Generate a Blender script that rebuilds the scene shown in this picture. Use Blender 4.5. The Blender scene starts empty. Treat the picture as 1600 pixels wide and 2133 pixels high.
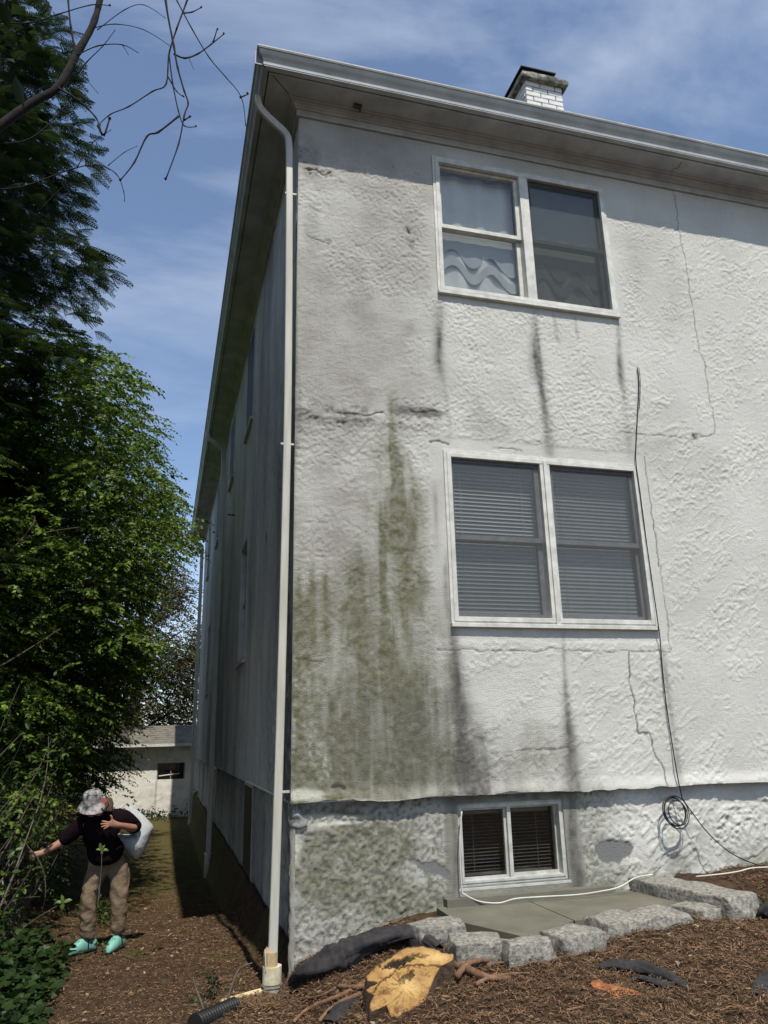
import bpy, bmesh, math, random
import numpy as np
from mathutils import Vector, Matrix
S = bpy.context.scene
R = random.Random(7)
rng = np.random.default_rng(11)

# ------------------------------------------------------------------ camera, sky, sun, exposure
CAM = np.array([-0.949, -6.0, 1.6])
RT = np.array([0.96255045, -0.27019851, -0.02212254])
UP = np.array([-0.05596785, -0.27789548, 0.95897951])
FW = np.array([0.26526259, 0.921828, 0.28261085])
FOC = 1577.9                      # focal length for a picture 1600 wide
cd = bpy.data.cameras.new('camera'); cam = bpy.data.objects.new('camera', cd); S.collection.objects.link(cam)
cd.sensor_fit = 'HORIZONTAL'; cd.sensor_width = 36; cd.lens = 36 * FOC / 1600
cd.clip_start = 0.05; cd.clip_end = 3000
cam.matrix_world = Matrix(((RT[0], UP[0], -FW[0], CAM[0]), (RT[1], UP[1], -FW[1], CAM[1]), (RT[2], UP[2], -FW[2], CAM[2]), (0, 0, 0, 1)))
S.camera = cam

SUN_EL = math.radians(59.5)
to_sun = Vector((0.03, -1, math.tan(SUN_EL))).normalized()
sd = bpy.data.lights.new('sun', 'SUN'); sd.energy = 3.7; sd.angle = math.radians(0.53); sd.color = (1.0, 0.95, 0.86)
sun = bpy.data.objects.new('sun', sd); S.collection.objects.link(sun)
sun.rotation_euler = to_sun.to_track_quat('Z', 'Y').to_euler(); sun.location = (0, -20, 30)

W = bpy.data.worlds.new('World'); S.world = W; W.use_nodes = True
nt = W.node_tree; nt.nodes.clear()
def wn(t, **k):
    n = nt.nodes.new(t)
    for a, b in k.items(): setattr(n, a, b)
    return n
sky = wn('ShaderNodeTexSky', sky_type='NISHITA', sun_disc=False, sun_elevation=SUN_EL,
         sun_rotation=math.atan2(to_sun.x, to_sun.y), air_density=1.0, dust_density=0.35, ozone_density=3.0, altitude=50)
tc = wn('ShaderNodeTexCoord')
mp = wn('ShaderNodeMapping'); mp.inputs['Rotation'].default_value = (0.25, -0.55, 0.5); mp.inputs['Scale'].default_value = (0.9, 3.2, 4.2)
n1 = wn('ShaderNodeTexNoise'); n1.inputs['Scale'].default_value = 1.15; n1.inputs['Detail'].default_value = 9; n1.inputs['Roughness'].default_value = 0.58; n1.inputs['Distortion'].default_value = 0.5
r1 = wn('ShaderNodeValToRGB'); r1.color_ramp.elements[0].position = 0.40; r1.color_ramp.elements[0].color = (0.05, 0.05, 0.05, 1)
r1.color_ramp.elements[1].position = 0.78; r1.color_ramp.elements[1].color = (0.70, 0.70, 0.70, 1)
mx = wn('ShaderNodeMix', data_type='RGBA'); mx.inputs['B'].default_value = (5.0, 5.5, 6.4, 1)
bg = wn('ShaderNodeBackground'); bg.inputs['Strength'].default_value = 0.120
wo = wn('ShaderNodeOutputWorld')
L = nt.links.new
L(tc.outputs['Generated'], mp.inputs['Vector']); L(mp.outputs[0], n1.inputs['Vector']); L(n1.outputs['Fac'], r1.inputs[0])
L(r1.outputs[0], mx.inputs['Factor']); L(sky.outputs[0], mx.inputs['A']); L(mx.outputs['Result'], bg.inputs['Color']); L(bg.outputs[0], wo.inputs[0])

S.view_settings.view_transform = 'Standard'; S.view_settings.look = 'None'
S.view_settings.exposure = 0.42; S.view_settings.gamma = 1; S.view_settings.use_curve_mapping = False
S.cycles.max_bounces = 6; S.cycles.transparent_max_bounces = 12; S.cycles.sample_clamp_indirect = 6
S.cycles.use_denoising = True

# ------------------------------------------------------------------ survey helpers (photo pixel -> place)
def ray(u, v):
    d = (u - 800) * RT - (v - 1066.5) * UP + FOC * FW
    return d / np.linalg.norm(d)
def onp(u, v, axis, val):
    d = ray(u, v); return CAM + d * ((val - CAM[axis]) / d[axis])
def proj(P):
    q = np.asarray(P, float) - CAM; z = q @ FW; z = np.where(np.abs(z) < 1e-6, 1e-6, z)
    return 800 + FOC * (q @ RT) / z, 1066.5 - FOC * (q @ UP) / z, z
def fw_(u, v): p = onp(u, v, 1, 0.0); return p[0], p[2]          # on the front wall: x, z
_bx = [-99, 0, .18, .57, .87, 1.3, 2.4, 2.96, 4.2, 6, 99]; _bz = [0, 0, .09, .20, .27, .31, .33, .41, .45, .52, .7]
_gy = [-99, -1.2, -.4, 0, 1, 2, 4.2, 9, 16, 18, 25, 60, 999]; _gz = [0, 0, -.06, -.13, -.19, -.26, -.43, -.74, -.70, -.64, -.62, -.6, -.6]
_hy = [-99, -7, -4, -2, -1.1, -.75, -.3, 0, 99]; _hz = [.0, .2, .45, .70, .82, .87, .97, 1, 1]
def ground_z(x, y):
    x = np.asarray(x, float); y = np.asarray(y, float)
    t = np.clip((x + .1) / .2, 0, 1); t = t * t * (3 - 2 * t)
    fr = np.interp(x, _bx, _bz) * np.interp(y, _hy, _hz)
    _s = lambda a, b, q: (lambda w: w * w * (3 - 2 * w))(np.clip((q - a) / (b - a), 0, 1))
    fr = np.minimum(fr, .292 + .25 * _s(3.05, 3.5, x) * _s(-.5, -.15, y) + .25 * _s(4.0, 4.7, x) + .3 * (1 - _s(.5, .9, x)))
    return fr + np.interp(y, _gy, _gz) * (1 - t) + .10 * np.clip((-x - 2.0) / 1.5, 0, 1.5)
def gp(u, v, dz=0.0):
    d = ray(u, v); t = 0.5
    for i in range(4000):
        p = CAM + d * t
        if p[2] <= ground_z(p[0], p[1]) + dz: return p
        t += 0.01
    return p

# ------------------------------------------------------------------ noise
def _h(ix, iy, s):
    n = (ix * 374761393 + iy * 668265263 + s * 974634777) & 0xffffffff
    n = ((n ^ (n >> 13)) * 1274126177) & 0xffffffff
    return ((n ^ (n >> 16)) & 0xffff) / 65535.0
def vnoise(x, y, s=0):
    x = np.asarray(x, float); y = np.asarray(y, float)
    ix = np.floor(x).astype(np.int64); iy = np.floor(y).astype(np.int64); fx = x - ix; fy = y - iy
    fx = fx * fx * (3 - 2 * fx); fy = fy * fy * (3 - 2 * fy)
    return (_h(ix, iy, s) * (1 - fx) + _h(ix + 1, iy, s) * fx) * (1 - fy) + (_h(ix, iy + 1, s) * (1 - fx) + _h(ix + 1, iy + 1, s) * fx) * fy
def fbm(x, y, s=0, o=4):
    a = 0; w = .5; t = 0
    for k in range(o):
        a = a + w * vnoise(x * 2 ** k + 17.3 * k, y * 2 ** k - 9.1 * k, s + k); t += w; w *= .5
    return a / t
def sm(a, b, x): t = np.clip((x - a) / (b - a), 0, 1); return t * t * (3 - 2 * t)

# ------------------------------------------------------------------ materials
def mat(name, base, base2=None, rough=.75, scale=6, bump=0., bscale=60, detail=4, spec=.3, metal=0, attrs=(), vs=None, rnd=0, trans=0, stretch=None):
    m = bpy.data.materials.new(name); m.use_nodes = True; t = m.node_tree; N = t.nodes; l = t.links.new
    b = N['Principled BSDF']; b.inputs['Roughness'].default_value = rough; b.inputs['Specular IOR Level'].default_value = spec; b.inputs['Metallic'].default_value = metal
    tc = N.new('ShaderNodeTexCoord'); vec = tc.outputs['Object']
    if stretch:
        mp = N.new('ShaderNodeMapping'); mp.inputs['Scale'].default_value = stretch; l(vec, mp.inputs[0]); vec = mp.outputs[0]
    n = N.new('ShaderNodeTexNoise'); n.inputs['Scale'].default_value = scale; n.inputs['Detail'].default_value = detail; n.inputs['Roughness'].default_value = .6; l(vec, n.inputs['Vector'])
    rp = N.new('ShaderNodeValToRGB'); rp.color_ramp.elements[0].position = .35; rp.color_ramp.elements[1].position = .65
    c2 = base2 or tuple(c * .8 for c in base)
    rp.color_ramp.elements[0].color = (*c2, 1); rp.color_ramp.elements[1].color = (*base, 1); l(n.outputs['Fac'], rp.inputs[0])
    col = rp.outputs[0]
    if rnd:
        a = N.new('ShaderNodeAttribute'); a.attribute_name = 'rnd'
        h = N.new('ShaderNodeMix'); h.data_type = 'RGBA'; h.inputs['A'].default_value = (*c2, 1); h.inputs['B'].default_value = (*base, 1)
        l(a.outputs['Fac'], h.inputs['Factor']); col = h.outputs['Result']
    for (an, ac, gain, ns) in attrs:
        a = N.new('ShaderNodeAttribute'); a.attribute_name = an
        k = N.new('ShaderNodeMath'); k.operation = 'MULTIPLY'; k.use_clamp = True; l(a.outputs['Fac'], k.inputs[0]); k.inputs[1].default_value = gain
        f = k.outputs[0]
        if ns:
            n2 = N.new('ShaderNodeTexNoise'); n2.inputs['Scale'].default_value = ns; n2.inputs['Detail'].default_value = 6; l(tc.outputs['Object'], n2.inputs['Vector'])
            q = N.new('ShaderNodeMapRange'); q.inputs[1].default_value = .33; q.inputs[2].default_value = .67; q.inputs[3].default_value = .66; q.inputs[4].default_value = 1.12; l(n2.outputs['Fac'], q.inputs[0])
            k2 = N.new('ShaderNodeMath'); k2.operation = 'MULTIPLY'; k2.use_clamp = True; l(f, k2.inputs[0]); l(q.outputs[0], k2.inputs[1]); f = k2.outputs[0]
        x = N.new('ShaderNodeMix'); x.data_type = 'RGBA'; l(f, x.inputs['Factor']); l(col, x.inputs['A']); x.inputs['B'].default_value = (*ac, 1); col = x.outputs['Result']
    l(col, b.inputs['Base Color'])
    if bump:
        nb = N.new('ShaderNodeTexNoise'); nb.inputs['Scale'].default_value = bscale; nb.inputs['Detail'].default_value = 5; nb.inputs['Roughness'].default_value = .65; l(vec, nb.inputs['Vector'])
        bp = N.new('ShaderNodeBump'); bp.inputs['Strength'].default_value = 1; bp.inputs['Distance'].default_value = bump; l(nb.outputs['Fac'], bp.inputs['Height']); l(bp.outputs[0], b.inputs['Normal'])
    if trans:
        tr = N.new('ShaderNodeBsdfTranslucent'); l(col, tr.inputs['Color']); mxs = N.new('ShaderNodeMixShader'); mxs.inputs[0].default_value = trans
        l(b.outputs[0], mxs.inputs[1]); l(tr.outputs[0], mxs.inputs[2]); l(mxs.outputs[0], N['Material Output'].inputs['Surface'])
    return m
ALG = (.142, .140, .082); GRI_SHADE = (.10, .095, .09)
M = {}
M['stucco'] = mat('stucco', (.66, .655, .60), (.58, .575, .525), .92, 1.6, .012, 110, 4, .15,
                  attrs=(('gray', (.34, .325, .285), 1, 4), ('algae', ALG, 1, 14), ('grime_shade', GRI_SHADE, 1, 12), ('crack', (.06, .055, .05), 1, 0), ('mortar', (.20, .20, .195), 1, 0), ('lime', (.66, .65, .56), 1, 14)))
M['stucco_side'] = mat('stucco_side', (.70, .69, .64), (.55, .545, .51), .92, 1.1, .009, 45, 7, .15,
                  attrs=(('gray', (.32, .32, .315), 1, 4), ('grime_shade', (.09, .09, .085), 1, 10), ('lime', (.6, .6, .58), 1, 60)))
M['trim'] = mat('trim_paint', (.50, .50, .47), (.36, .36, .34), .5, 5, .001, 40, 5)
M['trimw'] = mat('window_paint', (.66, .655, .60), (.47, .465, .42), .55, 9, .0008, 60, 5)
M['soffit'] = mat('soffit_paint', (.50, .53, .55), (.32, .34, .35), .7, 3.0, .002, 30, 7)
M['gutter'] = mat('gutter_metal', (.50, .51, .49), (.38, .39, .37), .6, 4, .0006, 14, 5, .25)
M['pipe'] = mat('downspout_metal', (.54, .53, .46), (.40, .39, .33), .4, 12, .0006, 40, 6, .45, stretch=(1, 1, .12))
M['pvc'] = mat('pvc', (.66, .64, .52), (.50, .42, .25), .5, 14, .001, 30, 5)
M['sashg'] = mat('sash_grey', (.22, .22, .23), (.15, .15, .16), .5, 12, .0006, 60)
M['brick'] = mat('painted_brick', (.74, .74, .71), (.60, .60, .58), .8, 14, .003, 60, 6)
M['mortar'] = mat('mortar_joint', (.30, .30, .29), (.2, .2, .19), .9, 20, .003, 60)
M['capc'] = mat('chimney_cap_concrete', (.36, .35, .30), (.055, .055, .045), .95, 16, .01, 40, 8)
M['black'] = mat('black_metal', (.015, .015, .015), (.008, .008, .008), .5)
M['roof'] = mat('asphalt_shingle', (.085, .08, .07), (.05, .047, .042), .95, 9, .004, 60)
M['roofs'] = mat('shed_shingle', (.20, .185, .155), (.12, .11, .09), .95, 5, .01, 30)
M['blind'] = mat('blind_slat', (.43, .44, .41), (.37, .38, .355), .5, 4)
M['curtain'] = mat('curtain_fabric', (.80, .81, .78), (.70, .71, .69), .9, 3, trans=.15)
M['swag'] = mat('curtain_swag', (.52, .54, .54), (.46, .48, .49), .9, 3, trans=.15)
M['ground'] = mat('soil_ground', (.09, .058, .034), (.035, .022, .013), .95, 14, .02, 45, 9, .1, attrs=(('moss', (.095, .080, .028), 1, 9),))
M['mulch'] = mat('mulch_shreds', (.31, .185, .10), (.06, .034, .019), .9, 3, 0, rnd=1)
M['litter'] = mat('leaf_litter', (.40, .33, .22), (.13, .09, .05), .9, 3, 0, rnd=1)
M['granite'] = mat('granite', (.36, .34, .29), (.12, .115, .10), .9, 34, .014, 40, 9)
M['slab'] = mat('concrete_slab', (.165, .155, .118), (.115, .108, .082), .8, 3, .002, 40, 6)
M['wood'] = mat('fresh_cut_wood', (.54, .34, .12), (.40, .215, .06), .7, 16, .004, 30, 7, attrs=(('ring', (.16, .075, .022), 1, 30), ('hollow', (.014, .009, .006), 1, 0), ('lime', (.62, .43, .17), 1, 12)))
M['wood2'] = mat('red_cut_wood', (.36, .15, .05), (.13, .04, .016), .8, 30, .004, 30, 7)
M['bark'] = mat('bark', (.13, .085, .055), (.05, .032, .022), .95, 12, .015, 22, 7)
M['barkd'] = mat('dark_bark', (.026, .019, .017), (.012, .010, .009), .95, 12, .01, 22, 7)
M['twig'] = mat('grey_twig', (.14, .115, .09), (.07, .055, .045), .9, 20, .003, 60)
M['root'] = mat('root_bark', (.24, .135, .08), (.11, .06, .035), .9, 20, .003, 60)
M['fabric'] = mat('landscape_fabric', (.040, .037, .038), (.018, .017, .018), .85, 20, .004, 50, 6, .35)
M['cable'] = mat('black_cable', (.012, .012, .013), (.01, .01, .01), .4)
M['wcable'] = mat('white_cable', (.62, .61, .56), (.5, .49, .44), .5)
M['leaf'] = mat('broad_leaf', (.21, .31, .040), (.030, .065, .013), .5, 3, 0, rnd=1, trans=.33, spec=.3)
M['leafd'] = mat('dark_leaf', (.042, .075, .018), (.010, .024, .007), .5, 3, 0, rnd=1, trans=.25, spec=.25)
M['needle'] = mat('hemlock_needle', (.060, .095, .026), (.014, .030, .011), .55, 3, 0, rnd=1, trans=.2, spec=.2)
M['shrubleaf'] = mat('shrub_leaf', (.12, .18, .035), (.022, .045, .012), .4, 3, 0, rnd=1, trans=.3)
M['redleaf'] = mat('tinted_leaf', (.14, .12, .05), (.05, .05, .022), .6, 3, 0, rnd=1, trans=.3)
M['skin'] = mat('skin', (.38, .20, .135), (.32, .155, .10), .5, 20)
M['jacket'] = mat('dark_maroon_fleece', (.011, .005, .008), (.006, .004, .006), .95, 8, .006, 40, spec=.05)
M['khaki'] = mat('khaki_cotton', (.205, .15, .098), (.135, .098, .064), .9, 5, .02, 13, 3)
M['bag'] = mat('tote_fabric', (.52, .54, .54), (.34, .36, .37), .8, 5, .02, 7, 4)
M['mint'] = mat('mint_clog_foam', (.19, .43, .37), (.15, .36, .31), .5, 6)
M['hair'] = mat('grey_brown_hair', (.16, .11, .075), (.07, .05, .035), .6, 30, .004, 50)
M['hat'] = mat('floral_hat', (.40, .35, .36), (.02, .04, .035), .85, 20, .003, 40, 2)
M['badge'] = mat('red_badge', (.34, .03, .04), (.4, .12, .12), .6)
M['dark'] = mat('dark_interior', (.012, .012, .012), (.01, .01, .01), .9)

def glassy(name, tcol, diff=None, dfac=0, refl=.12):
    m = bpy.data.materials.new(name); m.use_nodes = True; N = m.node_tree.nodes; l = m.node_tree.links.new
    N.remove(N['Principled BSDF']); o = N['Material Output']
    t = N.new('ShaderNodeBsdfTransparent'); t.inputs[0].default_value = (*tcol, 1); cur = t.outputs[0]
    if diff:
        d = N.new('ShaderNodeBsdfDiffuse'); d.inputs[0].default_value = (*diff, 1); x = N.new('ShaderNodeMixShader'); x.inputs[0].default_value = dfac; l(cur, x.inputs[1]); l(d.outputs[0], x.inputs[2]); cur = x.outputs[0]
    if refl:
        g = N.new('ShaderNodeBsdfGlossy'); g.inputs['Roughness'].default_value = .02; g.inputs[0].default_value = (.95, .92, .83, 1)
        lw = N.new('ShaderNodeLayerWeight'); lw.inputs[0].default_value = .35
        ma = N.new('ShaderNodeMath'); ma.operation = 'MULTIPLY_ADD'; l(lw.outputs['Fresnel'], ma.inputs[0]); ma.inputs[1].default_value = .55; ma.inputs[2].default_value = refl; ma.use_clamp = True
        x = N.new('ShaderNodeMixShader'); l(ma.outputs[0], x.inputs[0]); l(cur, x.inputs[1]); l(g.outputs[0], x.inputs[2]); cur = x.outputs[0]
    l(cur, o.inputs['Surface']); return m
M['glass'] = glassy('window_glass', (.93, .95, .94), refl=.055)
M['glass2'] = glassy('side_glass', (.5, .52, .52), (.02, .02, .02), .5, refl=.06)
M['screen'] = glassy('insect_screen', (.72, .72, .72), (.085, .095, .095), .52, refl=0)
M['screen2'] = glassy('fine_screen', (.88, .88, .88), (.20, .21, .21), .27, refl=0)

# ------------------------------------------------------------------ object helpers
def link(o, parent=None):
    S.collection.objects.link(o)
    if parent is not None: o.parent = parent
    return o
def tag(o, label=None, cat=None, group=None, kind=None):
    if label: o['label'] = label
    if cat: o['category'] = cat
    if group: o['group'] = group
    if kind: o['kind'] = kind
    return o
def empty(name, loc, label=None, cat=None, group=None, kind=None):
    o = bpy.data.objects.new(name, None); o.location = loc; o.empty_display_size = .2; link(o); return tag(o, label, cat, group, kind)
def root_loc(p):
    v = Vector((0, 0, 0))
    while p is not None: v += Vector(p.location); p = p.parent
    return v
def raw(name, V, F, m, parent=None, attrs=None, smooth=False, origin=None, quads=True):
    """V (n,3) world coords, F (k,3|4) int array"""
    V = np.asarray(V, float); F = np.asarray(F, np.int32)
    base = np.array(root_loc(parent)) if parent is not None else (np.array(origin, float) if origin is not None else np.array([V[:, 0].mean(), V[:, 1].mean(), V[:, 2].min()]))
    me = bpy.data.meshes.new(name); V = V - base
    me.vertices.add(len(V)); me.vertices.foreach_set('co', V.astype(np.float32).ravel())
    k = F.shape[1]; me.loops.add(F.size); me.loops.foreach_set('vertex_index', F.ravel())
    me.polygons.add(len(F)); me.polygons.foreach_set('loop_start', np.arange(0, F.size, k, dtype=np.int32)); me.polygons.foreach_set('loop_total', np.full(len(F), k, np.int32))
    if smooth: me.polygons.foreach_set('use_smooth', np.ones(len(F), bool))
    me.update(calc_edges=True)
    for a, val in (attrs or {}).items():
        at = me.attributes.new(a, 'FLOAT', 'POINT'); at.data.foreach_set('value', np.asarray(val, np.float32))
    me.materials.append(m); o = bpy.data.objects.new(name, me)
    if parent is None: o.location = base
    return link(o, parent)
class MB:
    def __init__(s): s.v = []; s.f = []
    def add(s, vs, fs):
        b = len(s.v); s.v += [tuple(map(float, p)) for p in vs]; s.f += [tuple(b + i for i in f) for f in fs]; return s
    def box(s, x0, x1, y0, y1, z0, z1, mp=None):
        P = [(x, y, z) for x in (x0, x1) for y in (y0, y1) for z in (z0, z1)]
        if mp: P = [mp(*p) for p in P]
        return s.add(P, [(0, 1, 3, 2), (4, 6, 7, 5), (0, 4, 5, 1), (2, 3, 7, 6), (0, 2, 6, 4), (1, 5, 7, 3)])
    def tube(s, pts, rad, n=8, cap=True, flat=None):
        pts = [Vector(p) for p in pts]; k = len(pts)
        if not hasattr(rad, '__len__'): rad = [rad] * k
        up = Vector((0, 0, 1)); b = len(s.v); prev = None
        for i, p in enumerate(pts):
            d = (pts[min(i + 1, k - 1)] - pts[max(i - 1, 0)])
            d = d.normalized() if d.length > 1e-9 else Vector((0, 0, 1))
            a = prev if prev is not None else (Vector((1, 0, 0)) if abs(d.x) < .8 else Vector((0, 1, 0)))
            a = (a - d * a.dot(d)); a = a.normalized() if a.length > 1e-6 else d.orthogonal().normalized(); prev = a; c = d.cross(a)
            for j in range(n):
                t = 2 * math.pi * j / n; q = a * math.cos(t) * rad[i] + c * math.sin(t) * rad[i]
                if flat: q.z *= flat
                s.v.append(tuple(p + q))
        for i in range(k - 1):
            for j in range(n):
                s.f.append((b + i * n + j, b + i * n + (j + 1) % n, b + (i + 1) * n + (j + 1) % n, b + (i + 1) * n + j))
        if cap: s.f.append(tuple(b + j for j in range(n))[::-1]); s.f.append(tuple(b + (k - 1) * n + j for j in range(n)))
        return s
    def build(s, name, m, parent=None, smooth=False, origin=None, bevel=0, noise=0):
        me = bpy.data.meshes.new(name); V = np.array(s.v)
        base = np.array(root_loc(parent)) if parent is not None else (np.array(origin, float) if origin is not None else np.array([V[:, 0].mean(), V[:, 1].mean(), V[:, 2].min()]))
        me.from_pydata([tuple(p) for p in (V - base)], [], s.f); me.materials.append(m)
        bm = bmesh.new(); bm.from_mesh(me); bmesh.ops.recalc_face_normals(bm, faces=bm.faces); bm.to_mesh(me); bm.free()
        if smooth: me.polygons.foreach_set('use_smooth', np.ones(len(me.polygons), bool))
        o = bpy.data.objects.new(name, me)
        if parent is None: o.location = base
        link(o, parent)
        if bevel: md = o.modifiers.new('bevel', 'BEVEL'); md.width = bevel; md.segments = 2; md.limit_method = 'ANGLE'
        return o
def spline(pts, n=6):
    P = [Vector(p) for p in pts]; out = []
    for i in range(len(P) - 1):
        a, b, c, d = P[max(i - 1, 0)], P[i], P[i + 1], P[min(i + 2, len(P) - 1)]
        for k in range(n):
            t = k / n; out.append(.5 * ((2 * b) + (c - a) * t + (2 * a - 5 * b + 4 * c - d) * t * t + (3 * b - a - 3 * c + d) * t ** 3))
    out.append(P[-1]); return out

# ------------------------------------------------------------------ ground
def lines(segs):
    out = []
    for a, b, st in segs: out += list(np.arange(a, b - 1e-6, st))
    out.append(segs[-1][1]); return np.array(out)
def grid(xs, ys):
    X, Y = np.meshgrid(xs, ys, indexing='ij'); nx, ny = len(xs), len(ys)
    i = np.arange(nx - 1)[:, None] * ny + np.arange(ny - 1)[None, :]
    F = np.stack([i, i + ny, i + ny + 1, i + 1], -1).reshape(-1, 4)
    return X.ravel(), Y.ravel(), F
gx = lines([(-400, -60, 34), (-60, -10, 5), (-10, -3, .35), (-3, 5.2, .032), (5.2, 12, .4), (12, 60, 6), (60, 400, 34)])
gyy = lines([(-300, -30, 30), (-30, -4, 1.3), (-4, -2.4, .2), (-2.4, 4, .032), (4, 20, .1), (20, 60, 2), (60, 900, 60)])
X, Y, F = grid(gx, gyy)
Z = ground_z(X, Y)
near = sm(-3.2, -2.5, X) * (1 - sm(5, 5.6, X)) * (1 - sm(12, 20, Y))
Z = Z + near * ((fbm(X * 2.2, Y * 2.2, 3, 3) - .5) * .07 + (fbm(X * 11, Y * 11, 9, 3) - .5) * .035)
inside = (X > .12) & (Y > .12) & (X < 9.9) & (Y < 17)
Z[inside] -= .5
moss = sm(3.0, 9, Y) * (.4 + fbm(X * 1.2, Y * .8, 5, 3) * .9) + .5 * sm(.45, .6, fbm(X * .9, Y * .9, 8, 3)) * sm(0, 2, Y)
g = raw('ground', np.stack([X, Y, Z], -1), F, M['ground'], attrs={'moss': np.clip(moss, 0, 1)}, smooth=True, origin=(0, 0, 0)); tag(g, kind='structure')

# ------------------------------------------------------------------ house
house = empty('house', (0, 0, 0), 'two-storey white stucco house with algae-stained front corner and low hip roof', 'house')
WX, WY, ZT, ZL = 9.6, 17.2, 7.44, 1.13
def gridlines(a, b, step, cuts):
    pts = sorted({a, b, *[c for c in cuts if a < c < b]}); out = []
    for p, q in zip(pts[:-1], pts[1:]):
        n = max(1, int(round((q - p) / step))); out += list(np.linspace(p, q, n, endpoint=False))
    out.append(b); return np.array(out)
UWr = (1.385, 3.325, 5.70, 7.25); LWr = (1.36, 3.335, 2.50, 4.04); BWr = (1.345, 2.275, .46, 1.06)
holes = [UWr, LWr]
def pix_poly(pts): return [fw_(*p) for p in pts]
def dist_poly(X, Z, pts):
    D = np.full(X.shape, 9.0)
    for (a, b), (c, d) in zip(pts[:-1], pts[1:]):
        vx, vz = c - a, d - b; t = np.clip(((X - a) * vx + (Z - b) * vz) / (vx * vx + vz * vz + 1e-9), 0, 1)
        D = np.minimum(D, np.hypot(X - a - t * vx, Z - b - t * vz))
    return D
def streak(X, Z, u0, v0, u1, v1, w0, w1, s, fade=.25):
    """vertical run-off stain from photo point (u0,v0) down to (u1,v1); widths in metres"""
    x0, z0 = fw_(u0, v0); x1, z1 = fw_(u1, v1)
    t = (z0 - Z) / (z0 - z1 + 1e-9); wob = (vnoise(X * 3, Z * 1.4, 31) - .5) * .10
    xc = x0 + (x1 - x0) * t; w = w0 + (w1 - w0) * np.clip(t, 0, 1)
    g = np.exp(-((X - xc + wob) / w) ** 2)
    e = sm(-.02, fade, t) * (1 - sm(.80, 1.08, t))
    return s * g * e
def blob(X, Z, u, v, ru, rv, s):
    x, z = fw_(u, v); x1, _ = fw_(u + ru, v); _, z1 = fw_(u, v + rv)
    r = np.hypot((X - x) / abs(x1 - x), (Z - z) / abs(z1 - z)) + (fbm(X * 4, Z * 4, 44, 3) - .5) * .9
    return s * (1 - sm(.55, 1.15, r))
# --- upper front wall
xs = gridlines(0, 5.9, .0100, [UWr[0], UWr[1], LWr[0], LWr[1]]); xs = np.concatenate([xs, np.arange(6.0, WX, .3), [WX]])
zs = gridlines(ZL, ZT, .0105, [UWr[2], UWr[3], LWr[2], LWr[3]])
X, Z, F = grid(xs, zs)
fx = (xs[:-1] + xs[1:]) / 2; fz = (zs[:-1] + zs[1:]) / 2; FX, FZ = [a.ravel() for a in np.meshgrid(fx, fz, indexing='ij')]
keep = np.ones(len(F), bool)
for a, b, c, d in holes: keep &= ~((FX > a) & (FX < b) & (FZ > c) & (FZ < d))
F = F[keep]
def rectd(X, Z, r):
    dx = np.maximum(r[0] - X, X - r[1]); dz = np.maximum(r[2] - Z, Z - r[3]); return np.maximum(dx, dz)
wob = (fbm(X * 3, Z * 3, 91, 3) - .5)
patch = 1 - sm(.13, .17, rectd(X, Z, LWr) + wob * .03)
patch = np.maximum(patch, 1 - sm(.07, .15, rectd(X, Z, UWr) + wob * .06))
top_s = sm(6.95, 7.15, Z + wob * .5)
reg = sm(-.12, .12, X - 3.85 + (fbm(X * 1.3, Z * 1.3, 60, 2) - .5) * 1.2)      # 1 = trowelled coat on the right
reg = np.maximum(reg, sm(1.22, 1.40, X + wob * .15) * (1 - sm(4.15, 4.4, Z + wob * .3)))
reg_l = 1 - .55 * sm(.45, .6, fbm(X * 1.2, Z * 1.6, 401, 3)) * (1 - sm(3.9, 4.6, Z))
rough = reg_l * (fbm(X * 48, Z * 48, 1, 2) - .5) * .0105 + (fbm(X * 10, Z * 10, 6, 2) - .5) * .003
rmod = .35 + 1.0 * sm(.35, .62, fbm(X * 1.7, Z * 1.7, 21, 3))
zmid = .5 + .5 * (1 - sm(3.0, 3.8, Z)) * (1 - reg)
def trowel(X, Z, s):
    a = X * .8 + Z * .6; b = -X * .6 + Z * .8
    n = fbm(a * 5.5, b * 13, s, 4); ridge = np.maximum(0, 1 - np.abs(n - .56) * 15)
    m = sm(.45, .6, fbm(X * 1.9, Z * 2.1, s + 7, 2)); gran = (fbm(X * 42, Z * 42, s + 3, 2) - .4) * .014 * sm(.5, .6, fbm(a * 2.8, b * 6.5, s + 9, 3))
    return ridge * m * .0065 + gran + (fbm(X * 2.4, Z * 2.4, s + 4, 2) - .5) * .006
D = (rough * rmod * (1 - reg) * (.8 + .7 * (1 - zmid)) + trowel(X, Z, 300) * reg) * (1 - .8 * patch) * (1 - .72 * top_s)
D = D + trowel(X, Z, 500) * (1 - reg) * (.10 + .55 * (1 - sm(3.2, 4.4, Z)) + 1.1 * np.exp(-((Z - 4.42) / .16) ** 2) * (1 - sm(1.2, 1.7, X))) * (1 - patch) * (1 - top_s)
D += (fbm(X * .9, Z * .9, 77, 2) - .5) * .012 + (fbm(X * 52, Z * 52, 79, 2) - .5) * .005 * (1 - .5 * patch)
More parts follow.
